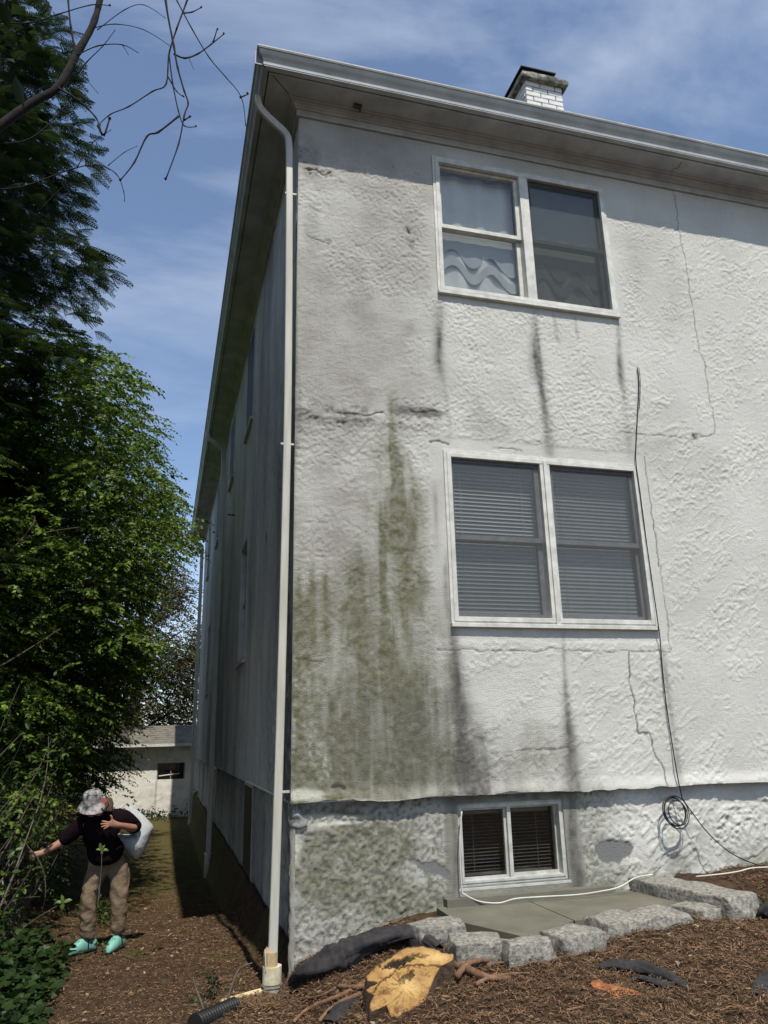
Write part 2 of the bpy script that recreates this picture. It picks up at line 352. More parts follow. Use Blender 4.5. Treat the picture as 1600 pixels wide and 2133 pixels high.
# repair band between the storeys, and the rim of the patch round the lower window
band = fw_(700, 868)[1]; D += .010 * np.exp(-((Z - band - wob * .1) / .05) ** 2) * (1 - sm(1.1, 1.5, X))
lowlip = 1 - sm(0, .14, Z - ZL); D += .030 * lowlip ** 2
D += (1 - patch) * .004 * (1 - sm(.17, .5, rectd(X, Z, LWr)))
cr = np.zeros_like(X)
cracks = [[(1398, 365), (1408, 420), (1415, 480), (1430, 560), (1442, 640), (1455, 720), (1470, 770), (1477, 830), (1488, 870), (1487, 905), (1462, 907), (1448, 915), (1380, 908), (1290, 900)],
          [(1308, 1358), (1313, 1420), (1325, 1500), (1332, 1528), (1356, 1530), (1362, 1560), (1378, 1590), (1392, 1640)],
          [(632, 352), (660, 352), (672, 362), (690, 360)], [(895, 920), (915, 918), (935, 927)], [(1040, 935), (1062, 933), (1085, 940)],
          [(912, 1352), (1000, 1356), (1150, 1352), (1280, 1356), (1396, 1357), (1392, 1300), (1380, 1220), (1375, 1180)], [(1342, 952), (1346, 990), (1352, 1030), (1364, 1110), (1372, 1180)],
          [(640, 492), (662, 500), (685, 508)], [(846, 472), (852, 484)], [(1048, 1565), (1110, 1562), (1160, 1560), (1185, 1555)],
          [(618, 1372), (640, 1378), (668, 1376)], [(700, 860), (760, 866), (800, 860)], [(855, 856), (880, 861), (905, 858)], [(1443, 905), (1452, 912)],
          [(690, 1640), (720, 1640)]]
cwid = [.55, .8, 1.0, .8, .8, .45, .7, .8, 1.5, .6, .6, .9, 1.3, 2.2, 1.2]
wx = (fbm(X * 12, Z * 12, 15, 3) - .5) * .05; wz = (fbm(X * 12, Z * 12, 16, 3) - .5) * .05
for c, w in zip(cracks, cwid):
    d = dist_poly(X + wx, Z + wz, pix_poly(c)); cr = np.maximum(cr, (1 - sm(.003 * w, .013 * max(w, .7), d)) * (.25 + .7 * min(w, 1))); D -= .006 * (1 - sm(.0, .014 * w, d))
for (cu_, cv_, ru_, rv_) in ((680, 512, 26, 22), (858, 500, 16, 26), (640, 330, 20, 60), (650, 360, 60, 14), (740, 870, 120, 26), (1060, 938, 40, 8), (1460, 908, 20, 6)):
    bb = blob(X, Z, cu_, cv_, ru_, rv_, 1.0) * sm(.52, .60, fbm(X * 16, Z * 16, 141, 3)); D -= .009 * bb; cr = np.maximum(cr, .45 * bb * sm(.5, .6, fbm(X * 40, Z * 40, 142, 2)))
sn = .35 + 1.0 * sm(.3, .7, fbm(X * 16, Z * .9, 50, 3)); sn2 = .5 + .9 * sm(.3, .7, fbm(X * 9, Z * 2.5, 55, 4))
A = np.zeros_like(X)
for s_ in [(822, 800, 825, 1000, .05, .07, .75), (805, 880, 840, 1150, .06, .20, 1.15), (840, 1000, 850, 1300, .12, .18, .55), (850, 940, 860, 1060, .03, .07, .7), (900, 1000, 912, 1160, .02, .04, .5),
           (770, 960, 800, 1200, .08, .16, .5), (740, 1110, 745, 1480, .06, .12, .95), (800, 1120, 830, 1500, .14, .22, .62), (875, 1100, 890, 1600, .07, .12, .55),
           (655, 1140, 650, 1420, .03, .07, .6), (685, 1150, 690, 1400, .03, .05, .6), (620, 1150, 625, 1660, .03, .06, .85), (628, 1180, 640, 1680, .05, .10, .5),
           (700, 1380, 720, 1690, .25, .45, .62), (830, 1380, 850, 1700, .25, .35, .55), (640, 1560, 650, 1690, .1, .14, .6), (930, 1300, 960, 1680, .05, .10, .45), (950, 1380, 985, 1680, .06, .12, .5),
           (1182, 1480, 1195, 1690, .05, .08, .9), (1120, 1490, 1120, 1600, .16, .2, .6), (1080, 1520, 1080, 1690, .2, .25, .3), (1165, 1560, 1170, 1600, .05, .06, .3), (1405, 1560, 1410, 1660, .04, .06, .3)]:
    A += streak(X, Z, *s_)
A += blob(X, Z, 780, 1420, 200, 260, .50) + blob(X, Z, 770, 1590, 230, 110, .45) + blob(X, Z, 840, 1150, 70, 190, .35)
A *= (.31 + sn * .36) + (sn2 - .7) * .5
A += blob(X, Z, 680, 1645, 90, 22, .5) * sn2
A += .35 * (1 - sm(.0, .10, np.abs(X - .02))) * (1 - sm(2.2, 4.2, Z)) * sn2
G = np.zeros_like(X)
for s_ in [(917, 612, 922, 790, .045, .06, .6), (920, 640, 930, 930, .03, .03, .3), (1112, 640, 1122, 800, .045, .06, .6), (1118, 690, 1150, 975, .04, .06, .6), (1160, 650, 1162, 720, .02, .03, .3), (1205, 655, 1205, 710, .015, .02, .35),
           (1292, 655, 1298, 810, .028, .045, .65), (1298, 720, 1316, 960, .03, .05, .4), (935, 1130, 945, 1420, .02, .05, .5), (945, 1300, 960, 1440, .04, .07, .6), (950, 1400, 985, 1680, .07, .13, .75), (1010, 1480, 1020, 1690, .1, .15, .5),
           (1168, 1303, 1175, 1450, .022, .025, .5), (1172, 1400, 1195, 1700, .03, .075, 1.0), (1370, 1310, 1408, 1640, .03, .04, .5), (880, 1400, 890, 1690, .2, .3, .28), (1116, 640, 1140, 900, .02, .03, .5), (760, 1400, 770, 1700, .3, .4, .22), (615, 600, 613, 1000, .02, .03, .4)]:
    G += streak(X, Z, *s_)
G += blob(X, Z, 800, 1520, 230, 150, .12)
G *= .31 + sn * .2 + sn2 * .45
G += blob(X, Z, 880, 858, 60, 12, .8) + blob(X, Z, 700, 868, 110, 22, .35) + blob(X, Z, 1005, 885, 60, 30, .2) + blob(X, Z, 640, 330, 25, 60, .35) + blob(X, Z, 650, 470, 25, 60, .25)
G += .35 * np.exp(-((Z - ZL) / .10) ** 2) * (sn2 - .2) * sm(.8, 1.4, X) * (1 - sm(2.6, 3.2, X)) + .35 * (1 - sm(.0, .02, X)) 
gr = np.zeros_like(X)
for b_ in [(760, 780, 200, 120, .75), (690, 620, 110, 120, .5), (820, 500, 110, 110, .45), (730, 700, 140, 90, .5), (1370, 560, 60, 120, .3), (1180, 900, 200, 40, .3), (1440, 960, 90, 60, .3), (860, 1050, 120, 60, .25), (700, 900, 160, 60, .4), (880, 1480, 120, 120, .45), (740, 1560, 200, 140, .6), (1080, 1620, 180, 60, .4), (1000, 1000, 90, 60, .2), (750, 330, 200, 90, .5), (1000, 700, 120, 60, .3)]:
    gr += blob(X, Z, *b_)
gr += blob(X, Z, 1100, 1580, 130, 90, .4) + .42 * (1 - sm(.9, 1.6, X)) + blob(X, Z, 760, 1250, 190, 330, .55) + blob(X, Z, 680, 850, 110, 500, .45)
gr = gr * .60 + .30 * sm(.42, .72, fbm(X * 1.1, Z * 1.1, 66, 4)) * (1 - reg * .6)
lime = np.maximum(blob(X, Z, 655, 1560, 14, 50, .9), blob(X, Z, 680, 1600, 14, 40, .9)) * .6 * sm(.38, .60, fbm(X * 30 + Z * 12, Z * 14, 71, 4))
lime = lime + blob(X, Z, 640, 1655, 50, 14, .6) + blob(X, Z, 790, 1668, 110, 7, .55) * sn2
at = dict(algae=np.clip(A, 0, .93), grime_shade=np.clip(G, 0, .9), gray=np.clip(gr, 0, .85), crack=np.clip(cr, 0, 1), mortar=np.zeros_like(X), lime=np.clip(lime, 0, .85))
D[(X < .006)] *= .3
Z = Z + (fbm(X * 5, X * 0 + 3, 61, 4) - .55) * .05 * (1 - sm(0, .07, Z - ZL)) * (1 - .6 * sm(3, 4, X))
raw('wall', np.stack([X, -D, Z], -1), F, M['stucco'], house, at, smooth=True)['label'] = 'sunlit front wall with run-off stains, green algae and hairline cracks'
# --- foundation front
FY = .055
xs = gridlines(0.02, 5.9, .0110, [BWr[0], BWr[1]]); xs = np.concatenate([xs, np.arange(6.0, WX, .3), [WX]])
zs = gridlines(-.35, ZL + .02, .0110, [BWr[2], BWr[3]])
X, Z, F = grid(xs, zs)
fx = (xs[:-1] + xs[1:]) / 2; fz = (zs[:-1] + zs[1:]) / 2; FX, FZ = [a.ravel() for a in np.meshgrid(fx, fz, indexing='ij')]
F = F[~((FX > BWr[0]) & (FX < BWr[1]) & (FZ > BWr[2]) & (FZ < BWr[3]))]
mp1 = [(862, 1795), (905, 1798), (925, 1795), (945, 1818), (945, 1846), (925, 1835), (900, 1820), (872, 1812)]; mp2 = [(1243, 1768), (1258, 1755), (1300, 1752), (1326, 1768), (1318, 1790), (1290, 1800), (1255, 1798)]
def inpoly(X, Z, P):
    c = np.zeros(X.shape, bool); n = len(P)
    for i in range(n):
        a, b = P[i]; e, f = P[i - 1]
        if b == f: continue
        c ^= ((b > Z) != (f > Z)) & (X < (e - a) * (Z - b) / (f - b) + a)
    return c
wx = (fbm(X * 16, Z * 16, 85, 3) - .5) * .06
mo = (inpoly(X + wx, Z + wx, pix_poly(mp1)) | inpoly(X + wx, Z + wx, pix_poly(mp2))).astype(float)
surr = 1 - sm(.10, .14, rectd(X, Z, (BWr[0], BWr[1] + .03, BWr[2], 2)) + (fbm(X * 4, Z * 4, 8, 2) - .5) * .05)
reg2 = sm(2.5, 2.9, X)
D = ((fbm(X * 46, Z * 46, 12, 2) - .5) * .024) * (1 - reg2) + reg2 * (2.0 * trowel(X, Z, 800) + trowel(X * .7, -Z * .8, 900) * 2.0 + (fbm(X * 46, Z * 46, 14, 2) - .5) * .008)
D = D * (1 - .9 * surr) * (1 - mo) + (fbm(X * 2, Z * 2, 33, 2) - .5) * .03 * (1 - surr) - mo * .006
D += .035 * (1 - sm(0, .16, ZL - Z)) * (1 - surr) * (1 - sm(1, 1.3, X)) - .02 * (1 - sm(0, .09, X))
A = np.clip(blob(X, Z, 740, 1790, 130, 110, .85) + blob(X, Z, 660, 1800, 70, 130, .35) + blob(X, Z, 830, 1880, 120, 60, .35) + .38 * (1 - reg2), 0, 1) * (.8 + .3 * sm(.25, .7, fbm(X * 3, Z * 3, 72, 4)))
A += .45 * np.exp(-((Z - ground_z(X, 0 * X)) / .22) ** 2) * (.4 + sm(.3, .7, fbm(X * 6, Z * 6, 4, 3))) * sm(1.9, 2.6, X)
pits = sm(.52, .64, 1 - fbm(X * 46, Z * 46, 12, 2)) * (1 - reg2) * (1 - surr)  # same noise as the relief: its low spots get a darker colour
G = .55 * (1 - sm(.02, .10, ZL - Z + (fbm(X * 6, Z * 2, 9, 2) - .5) * .06)) * (1 - reg2 * .5) + .55 * pits + .35 * surr * (.4 + fbm(X * 8, Z * 1.5, 3, 3)) + streak(X, Z, 1205, 1660, 1222, 1880, .03, .05, .9, .02) + streak(X, Z, 950, 1690, 955, 1880, .02, .03, .5, .02)  # first term paints the ledge's shade as a dark band below it
lime = blob(X, Z, 615, 1760, 22, 60, .9) + blob(X, Z, 660, 1715, 70, 18, .8) + blob(X, Z, 730, 1710, 60, 12, .5)
gr = .35 * (1 - reg2) + .55 * surr * (1 - sm(2.3, 2.4, X)) + blob(X, Z, 1330, 1800, 120, 40, .3)
cr = 1 - sm(.004, .012, dist_poly(X + wx * .4, Z + wx * .4, pix_poly([(1230, 1790), (1280, 1750), (1330, 1760)]))); cr = cr * .4
at = dict(algae=np.clip(A, 0, .85), grime_shade=np.clip(G, 0, .85), gray=np.clip(gr, 0, .8), crack=cr, mortar=mo, lime=np.clip(lime, 0, .9))
raw('foundation', np.stack([X, FY - D, Z], -1), F, M['stucco'], house, at, smooth=True)['label'] = 'front basement wall in coarse roughcast with algae and mortar patches'
# under-lip between wall and foundation
MB().box(0.0, WX, .004, FY + .05, ZL - .006, ZL + .012).box(0.0, .16, .06, WY, ZL - .006, ZL + .012).build('ledge', M['stucco_side'], house)

# --- left (side) wall with window openings
side_w = [(3.62, 4.52, 5.80, 7.22), (6.72, 7.58, 6.02, 7.22), (3.78, 4.70, 2.56, 4.18), (12.2, 13.0, 2.62, 4.25), (10.3, 11.2, 5.80, 7.22), (14.2, 15.0, 5.8, 7.22)]
side_b = [(3.60, 4.50, -.02, 1.05), (10.0, 10.9, -.02, 1.05), (14.6, 15.4, .0, 1.05)]
def side(nm, xv, z0, z1, holes, step, lab, amp, ystart=0.0):
    ys = gridlines(ystart, WY, step, [a for h in holes for a in h[:2]]); zs = gridlines(z0, z1, step, [a for h in holes for a in h[2:]])
    Yg, Zg, F = grid(ys, zs)
    fy = (ys[:-1] + ys[1:]) / 2; fz = (zs[:-1] + zs[1:]) / 2; A_, B_ = [a.ravel() for a in np.meshgrid(fy, fz, indexing='ij')]
    k = np.ones(len(F), bool)
    for h in holes: k &= ~((A_ > h[0]) & (A_ < h[1]) & (B_ > h[2]) & (B_ < h[3]))
    D = (fbm(Yg * 14, Zg * 14, 5, 3) - .5) * amp + (fbm(Yg * 34, Zg * 34, 6, 2) - .5) * amp * .8 + (fbm(Yg * .8, Zg * .8, 15, 2) - .5) * .03
    # vertical joints; darker tone near the front corner and towards the base
    for yj in (4.9, 3.7, 6.9, 9.4, 12.0, 13.1): D -= .004 * (1 - sm(.0, .03, np.abs(Yg - yj))) * (Zg < 5.7)
    gr = sm(.35, .7, fbm(Yg * .9, Zg * .45, 25, 4)) * .55
    G = .75 * (1 - sm(.2, 1.6, Yg)) * (1 - sm(3.5, 6.5, Zg)) * (.4 + fbm(Yg * 3, Zg * 1.0, 29, 4)) + .28 * sm(.45, .75, fbm(Yg * 3, Zg * .6, 35, 5)) + .30 * (1 - sm(1.3, 3, Zg))
    if nm == 'foundation': G += .12 + .4 * (1 - sm(.0, .25, ZL - Zg))  # even darkening, plus the ledge's shadow painted as a dark band along the top
    G += .8 * (1 - sm(.02, .06, np.abs((Zg - 4.0) - (1.7 - Yg) * 1.2 + (fbm(Yg * 5, Zg * 5, 2, 3) - .5) * .7))) * sm(.5, .6, fbm(Yg * 9, Zg * 9, 3, 3)) * (Yg < 2)
    lm = sm(.54, .62, fbm(Yg * 30, Zg * 30, 95, 3)) * np.exp(-((Yg - .9) / .5) ** 2) * np.exp(-((Zg - 1.6) / .45) ** 2)
    o = raw(nm, np.stack([xv + (.075 * sm(.12, .5, Yg) if nm == 'foundation' else 0) - D, Yg, Zg], -1), F[k], M['stucco_side'], house, dict(gray=np.clip(gr, 0, 1), grime_shade=np.clip(G, 0, .9), lime=np.clip(lm, 0, .8)), smooth=True)
    o['label'] = lab
side('wall', 0.0, ZL, ZT, side_w, .035, 'shaded long side wall in dirty grey stucco', .012)
side('foundation', .05, -1.3, ZL + .02, side_b, .035, 'shaded side basement wall set back under the ledge', .018, ystart=.06)
# cheeks closing the other two sides
MB().box(WX - .1, WX, .1, WY, -.9, ZT).box(.1, WX - .1, WY - .1, WY, -1.3, ZT).build('wall', M['stucco_side'], house)
MB().box(.0, .05, WY - .05, WY, ZL, ZT).build('corner_edge', M['stucco_side'], house)
# far corner of the foundation bulge near the front corner
mb = MB(); 
for k in range(14):
    z0 = ZL - .09 * k; 
V = []; Fq = []; nz_ = 44; na = 7
for i in range(nz_):
    z = ZL - i * (1.5 / (nz_ - 1))
    for j in range(na):
        a = j / (na - 1) * math.pi / 2; r = .028 + .012 * R.random()
        r *= 1.5 if z > ZL - .15 else 1
        V.append((.045 - r * math.cos(a) , .075 - r * math.sin(a), z))
for i in range(nz_ - 1):
    for j in range(na - 1): q = i * na + j; Fq.append((q, q + 1, q + na + 1, q + na))
V = np.array(V)
o = raw('foundation_corner', V, Fq, M['stucco'], house, dict(algae=np.full(len(V), .3), grime_shade=np.clip(.5 * (V[:, 2] > ZL - .2) + .2, 0, 1), gray=np.full(len(V), .5), crack=np.zeros(len(V)), mortar=np.zeros(len(V)), lime=np.zeros(len(V))), smooth=True)  # top part darkened: shade under the ledge put into the colour

# --- eaves: profile swept round the house (outset o, height z)
def sweep(name, prof, m, smooth=False, label=None):
    V = []; Fq = []; n = len(prof)
    for (sx, sy) in ((0, 0), (1, 0), (1, 1), (0, 1), (0, 0)):
        for (o_, z) in prof: V.append((-o_ if sx == 0 else WX + o_, -o_ if sy == 0 else WY + o_, z))
    for c in range(4):
        for i in range(n - 1): a = c * n + i; Fq.append((a, a + 1, a + n + 1, a + n))
    mb = MB(); mb.v = V; mb.f = Fq; ob = mb.build(name, m, house, smooth=smooth)
    if label: ob['label'] = label
    return ob
sweep('frieze_board', [(-.02, 7.432), (.024, 7.432), (.026, 7.572), (-.02, 7.572)], M['trim'])
sweep('crown_moulding', [(.02, 7.505), (.036, 7.505), (.040, 7.520), (.056, 7.526), (.062, 7.540), (.085, 7.548), (.090, 7.562), (.112, 7.566), (.112, 7.58), (.02, 7.58)], M['soffit'])
sweep('soffit', [(.10, 7.572), (.315, 7.572), (.318, 7.550), (.334, 7.550), (.334, 7.60), (.347, 7.60), (.347, 7.557), (.392, 7.566), (.392, 7.70), (.05, 7.70)], M['soffit'])
sweep('gutter', [(.385, 7.578), (.396, 7.578), (.398, 7.590), (.395, 7.594), (.399, 7.618), (.410, 7.640), (.430, 7.662), (.440, 7.684), (.444, 7.702), (.456, 7.706), (.460, 7.722), (.448, 7.726), (.442, 7.716), (.350, 7.712)], M['gutter'], False)
sweep('gutter_lip', [(.4605, 7.716), (.462, 7.728), (.446, 7.7285)], M['trimw'])
# soffit mitre seam, gutter joints
mb = MB(); mb.tube([(-.12, -.12, 7.571), (-.34, -.34, 7.571)], .004, 4); mb.tube([(-.38, -.38, 7.556), (-.42, -.42, 7.558)], .003, 4); mb.build('mitre_seam', M['black'], house)
for yy in (.02,): MB().box(-.474, -.39, -.385, -.375, 7.574, 7.724).build('gutter_joint', M['sashg'], house)
mb = MB(); mb.box(.52, .60, -.17, -.125, 7.55, 7.573).tube([(.57, -.14, 7.56), (.60, -.10, 7.555), (.55, -.18, 7.55)], .012, 6); mb.build('wasp_nest', M['twig'], house)
mb = MB(); c0 = [onp(1420, 338, 2, 7.57), onp(1412, 350, 2, 7.57), onp(1402, 352, 2, 7.57), onp(1396, 365, 2, 7.57)]; mb.tube([(p[0], p[1], 7.57) for p in c0], .003, 4); mb.build('soffit_crack', M['black'], house)
# roof (low hip)
rz = 7.715; rr = 2.0; o_ = .36
mb = MB(); mb.add([(-o_, -o_, rz), (WX + o_, -o_, rz), (WX + o_, WY + o_, rz), (-o_, WY + o_, rz), (WX / 2, 4.8, rz + rr), (WX / 2, WY - 4.8, rz + rr)], [(0, 1, 4), (1, 2, 5, 4), (2, 3, 5), (3, 0, 4, 5), (0, 3, 2, 1)])
mb.build('roof', M['roof'], house)
# chimney
cx0, cx1, cy0, cy1, cz0, cz1 = 2.985, 3.495, .80, 1.95, 8.02, 9.47
ch = MB().box(cx0 + .012, cx1 - .012, cy0 + .012, cy1 - .012, cz0, cz1).build('chimney', M['mortar'], house)
bw, bh, jt = .197, .066, .0100
bmsh = {}
def brick_mesh(l, d):
    k = (round(l, 3), round(d, 3))
    if k not in bmsh:
        bm = bmesh.new(); bmesh.ops.create_cube(bm, size=1)
        for v in bm.verts: v.co = Vector((v.co.x * l, v.co.y * d, v.co.z * bh))
        bmesh.ops.bevel(bm, geom=list(bm.edges), offset=.006, segments=1, affect='EDGES')
        me = bpy.data.meshes.new('brick'); bm.to_mesh(me); bm.free(); me.materials.append(M['brick']); bmsh[k] = me
    return bmsh[k]
def put_brick(x, y, z, l, rz_):
    o = bpy.data.objects.new('brick', brick_mesh(l, .05)); o.location = (x, y, z); o.rotation_euler = (R.gauss(0, .012), R.gauss(0, .012), rz_ + R.gauss(0, .008)); link(o, ch)
row = 0; z = cz1 - bh / 2 - .004
while z > 8.55:
    for side_ in range(2):
        a0, a1 = (cx0, cx1) if side_ == 0 else (cy0 + .03, cy1)
        a = a0 - (0 if (row + side_) % 2 == 0 else bw / 2 + jt / 2)
        while a < a1 - .02:
            s0, s1 = max(a, a0), min(a + bw, a1)
            if s1 - s0 > .03:
                c = (s0 + s1) / 2; pr = R.gauss(0, .0025)
                if side_ == 0: put_brick(c, cy0 + .022 + pr, z, s1 - s0, 0)
                else: put_brick(cx0 + .022 + pr, c, z, s1 - s0, math.pi / 2)
            a += bw + jt
    z -= bh + jt; row += 1
# weathered cap: rounded, pitted
def lump(name, c, size, m, parent=None, amp=.02, seed=0, n=10, rot=0, origin=None, power=.35, fr=6.):
    bm = bmesh.new(); bmesh.ops.create_cube(bm, size=2); bmesh.ops.subdivide_edges(bm, edges=list(bm.edges), cuts=n, use_grid_fill=True)
    V = np.array([v.co[:] for v in bm.verts]); nr = np.linalg.norm(V, axis=1, keepdims=True); V2 = V * (1 - power) + V / nr * power * 1.25
    V2 = V2 * np.array(size) / 2
    sx = fbm(V2[:, 0] * fr + seed * 7, V2[:, 1] * fr + V2[:, 2] * fr * 1.3, seed, 4) - .5; sy = fbm(V2[:, 2] * fr - seed, V2[:, 0] * fr * 1.1 + V2[:, 1] * fr, seed + 5, 4) - .5; s2 = fbm(V2[:, 1] * fr * 1.2 + 3, V2[:, 2] * fr - V2[:, 0] * fr, seed + 9, 4) - .5
    V2 = V2 + np.stack([sx, sy, s2], -1) * amp * 2
    c_, s_ = math.cos(rot), math.sin(rot); V3 = np.stack([V2[:, 0] * c_ - V2[:, 1] * s_, V2[:, 0] * s_ + V2[:, 1] * c_, V2[:, 2]], -1) + np.array(c)
    Fq = [[v.index for v in f.verts] for f in bm.faces]; bm.free()
    return raw(name, V3, Fq, m, parent, smooth=True)
lump('foundation_corner', (.085, .075, 1.04), (.12, .08, .18), M['mortar'], house, .03, 8, 10, power=.3, fr=14)
lump('chimney_cap', ((cx0 + cx1) / 2, (cy0 + cy1) / 2, 9.505), (.64, 1.30, .085), M['capc'], house, .008, 3, 16, power=.06, fr=9)
mb = MB(); mb.box(cx0 - .035, cx1 - .11, cy0 - .02, cy1 + .3, 9.54, 9.635); mb.box(cx0 - .06, cx1 - .085, cy0 - .045, cy1 + .33, 9.635, 9.65); mb.tube([(cx0 + .02, cy1 - .05, 9.55), (cx0 + .02, cy1 - .05, 9.75)], .11, 16); mb.build('flue_cover', M['black'], house)

# --- windows
def Mf(s, d, z): return (s, -d, z)
def Ml(s, d, z): return (-d, s, z)
def bx(mb, s0, s1, d0, d1, z0, z1, mp): mb.box(s0, s1, d0, d1, z0, z1, mp); return mb
def pane(name, s0, s1, d, z0, z1, mp, m, par):
    mb = MB(); P = [mp(s0, d, z0), mp(s1, d, z0), mp(s1, d, z1), mp(s0, d, z1)]; mb.add(P, [(0, 1, 2, 3)]); return mb.build(name, m, par)
def ring(mb, s0, s1, z0, z1, w, d0, d1, mp, wb=None, wt=None):
    wb = wb or w; wt = wt or w
    bx(mb, s0, s0 + w, d0, d1, z0, z1, mp); bx(mb, s1 - w, s1, d0, d1, z0, z1, mp); bx(mb, s0 + w, s1 - w, d0, d1, z0, z0 + wb, mp); bx(mb, s0 + w, s1 - w, d0, d1, z1 - wt, z1, mp); return mb
def double(win, s0, s1, z0, z1, mp, screen, sash_m, zm=None):
    """one double-hung unit inside a frame opening"""
    zm = zm or (z0 + z1) / 2
    up = ring(MB(), s0, s1, zm - .02, z1, .042, -.060, -.025, mp).build('sash', sash_m, win)
    lo = ring(MB(), s0, s1, z0, zm + .022, .042, -.100, -.064, mp, wb=.06).build('sash', sash_m, win)
    pane('pane', s0 + .04, s1 - .04, -.045, zm + .02, z1 - .04, mp, M['glass'], win); pane('pane', s0 + .04, s1 - .04, -.083, z0 + .055, zm - .015, mp, M['glass'], win)
    if screen:
        pane('screen', s0 + .006, s1 - .006, -.012, z0 + .006, z1 - .006, mp, screen, win)
def blind(win, s0, s1, z0, z1, d, mp, pitch=.036, tilt=.85):
    mb = MB(); z = z1 - .05; k = 0
    while z > z0 + .02:
        w = pitch * .56; dz = w * math.sin(tilt); dd = w * math.cos(tilt); sag = R.gauss(0, .0012)
        for a, b in ((s0, s1),): mb.add([mp(a, d + dd, z - dz + sag), mp(b, d + dd, z - dz - sag), mp(b, d - dd, z + dz - sag), mp(a, d - dd, z + dz + sag)], [(0, 1, 2, 3)])
        z -= pitch
    bx(mb, s0, s1, d - .015, d + .015, z1 - .045, z1 - .005, mp); bx(mb, s0, s1, d - .012, d + .012, z0 - .005, z0 + .015, mp)
    for q in (.15, .85): bx(mb, s0 + (s1 - s0) * q - .002, s0 + (s1 - s0) * q + .002, d + .014, d + .016, z0, z1, mp)
    o = mb.build('blind', M['blind'], win); o['kind'] = 'stuff'; return o
def twin(r, label, kind):
    s0, s1, z0, z1 = r; mb = MB(); mid = (s0 + s1) / 2 + (.02 if kind == 'U' else -.01)
    ring(mb, s0 - .018, s1 + .018, z0 - .02, z1 + .018, .052, -.13, .016, Mf)
    ring(mb, s0 + .010, s1 - .010, z0 + .010, z1 - .010, .040, -.02, .024, Mf)
    bx(mb, mid - .050, mid + .050, -.13, .020, z0 + .03, z1 - .03, Mf)
    if kind == 'L': bx(mb, mid - .018, mid + .024, .0195, .036, z0 - .01, z1 - .02, Mf)
    bx(mb, s0 - .022, s1 + .022, -.02, .045, z0 - .040, z0 - .006, Mf)
    win = mb.build('window', M['trimw'], house, bevel=.003); win['label'] = label
    a0, a1, b0, b1 = s0 + .036, mid - .052, mid + .052, s1 - .036
    zi0, zi1 = z0 + .034, z1 - .036
    if kind == 'U':
        double(win, a0, a1, zi0, zi1, Mf, None, M['trimw'], (zi0 + zi1) / 2 + .0); double(win, b0, b1, zi0, zi1, Mf, M['screen'], M['sashg'], (zi0 + zi1) / 2)
        for (q0, q1) in ((a0, a1), (b0, b1)):
            n = 60; V = []; Fq = []
            for i in range(n + 1):
                t = i / n; s = q0 + (q1 - q0) * t; V += [Mf(s, -.17 + .018 * math.sin(t * 22 + q0), zi0), Mf(s, -.17 + .012 * math.sin(t * 22 + q0), zi1)]
            for i in range(n): Fq.append((2 * i, 2 * i + 2, 2 * i + 3, 2 * i + 1))
            c = MB(); c.v = V; c.f = Fq; c.build('curtain', M['curtain'], win, smooth=True)
            for (lo_, hi_, dd) in ((.46, None, -.150), (.27, .115, -.145)):
                V = []; Fq = []
                for i in range(n + 1):
                    t = i / n; s = q0 + (q1 - q0) * t; wv = -.085 * math.cos(t * 4.3 * math.pi + .4) + .10 * (.5 - t); b0_ = zi0 + lo_ + wv
                    t0_ = (zi0 + zi1) / 2 + .02 if hi_ is None else b0_ + hi_
                    V += [Mf(s, dd + .006 * math.sin(t * 30), b0_), Mf(s, dd, t0_)]
                for i in range(n): Fq.append((2 * i, 2 * i + 2, 2 * i + 3, 2 * i + 1))
                c = MB(); c.v = V; c.f = Fq; c.build('curtain_swag', M['swag'], win, smooth=True)
    else:
        zm = (zi0 + zi1) / 2 - .01
        double(win, a0, a1, zi0, zi1, Mf, M['screen2'], M['sashg'], zm); double(win, b0, b1, zi0, zi1, Mf, M['screen2'], M['sashg'], zm)
        blind(win, a0 + .01, a1 - .01, zi0, zi1, -.135, Mf); blind(win, b0 + .01, b1 - .01, zi0, zi1, -.135, Mf, tilt=1.1)
    return win
twin(UWr, 'upper twin window with curtains, plain left unit and dark-screened right unit', 'U')
twin(LWr, 'lower twin window with closed horizontal blinds behind screens', 'L')
def Mb(s, d, z): return (s, FY + .02 - d, z)
s0, s1, z0, z1 = BWr
mb = MB(); ring(mb, s0 - .02, s1 + .02, z0 - .02, z1 + .02, .045, -.16, .006, Mb); ring(mb, s0 + .015, s1 - .015, z0 + .015, z1 - .015, .022, -.10, .012, Mb)
mid = (s0 + s1) / 2 - .02; bx(mb, mid - .016, mid + .016, -.10, .008, z0 + .03, z1 - .03, Mb); bx(mb, s0 - .022, s1 + .022, -.02, .022, z0 - .035, z0 - .012, Mb)
M['trimd'] = mat('dirty_window_paint', (.50, .50, .46), (.34, .34, .30), .6, 11, .001, 50)
win = mb.build('window', M['trimd'], house, bevel=.003); win['label'] = 'small basement sliding window with blinds'
ring(MB(), s0 + .025, mid - .012, z0 + .03, z1 - .03, .024, -.05, -.02, Mb).build('sash', M['trimd'], win); ring(MB(), mid + .012, s1 - .025, z0 + .03, z1 - .03, .026, -.09, -.055, Mb).build('sash', M['trimd'], win)
pane('pane', s0 + .04, mid - .025, -.035, z0 + .05, z1 - .05, Mb, M['glass'], win); pane('pane', mid + .025, s1 - .04, -.07, z0 + .05, z1 - .05, Mb, M['glass'], win)
M['blindk'] = mat('dim_blind_slat', (.16, .165, .16), (.11, .115, .11), .5, 4)
b_ = blind(win, s0 + .06, s1 - .06, z0 + .05, z1 - .05, -.15, Mb, .026, .2); b_.data.materials[0] = M['blindk']
pane('room_backing', s0 - .1, s1 + .1, -.45, z0 - .1, z1 + .1, Mb, M['dark'], win)
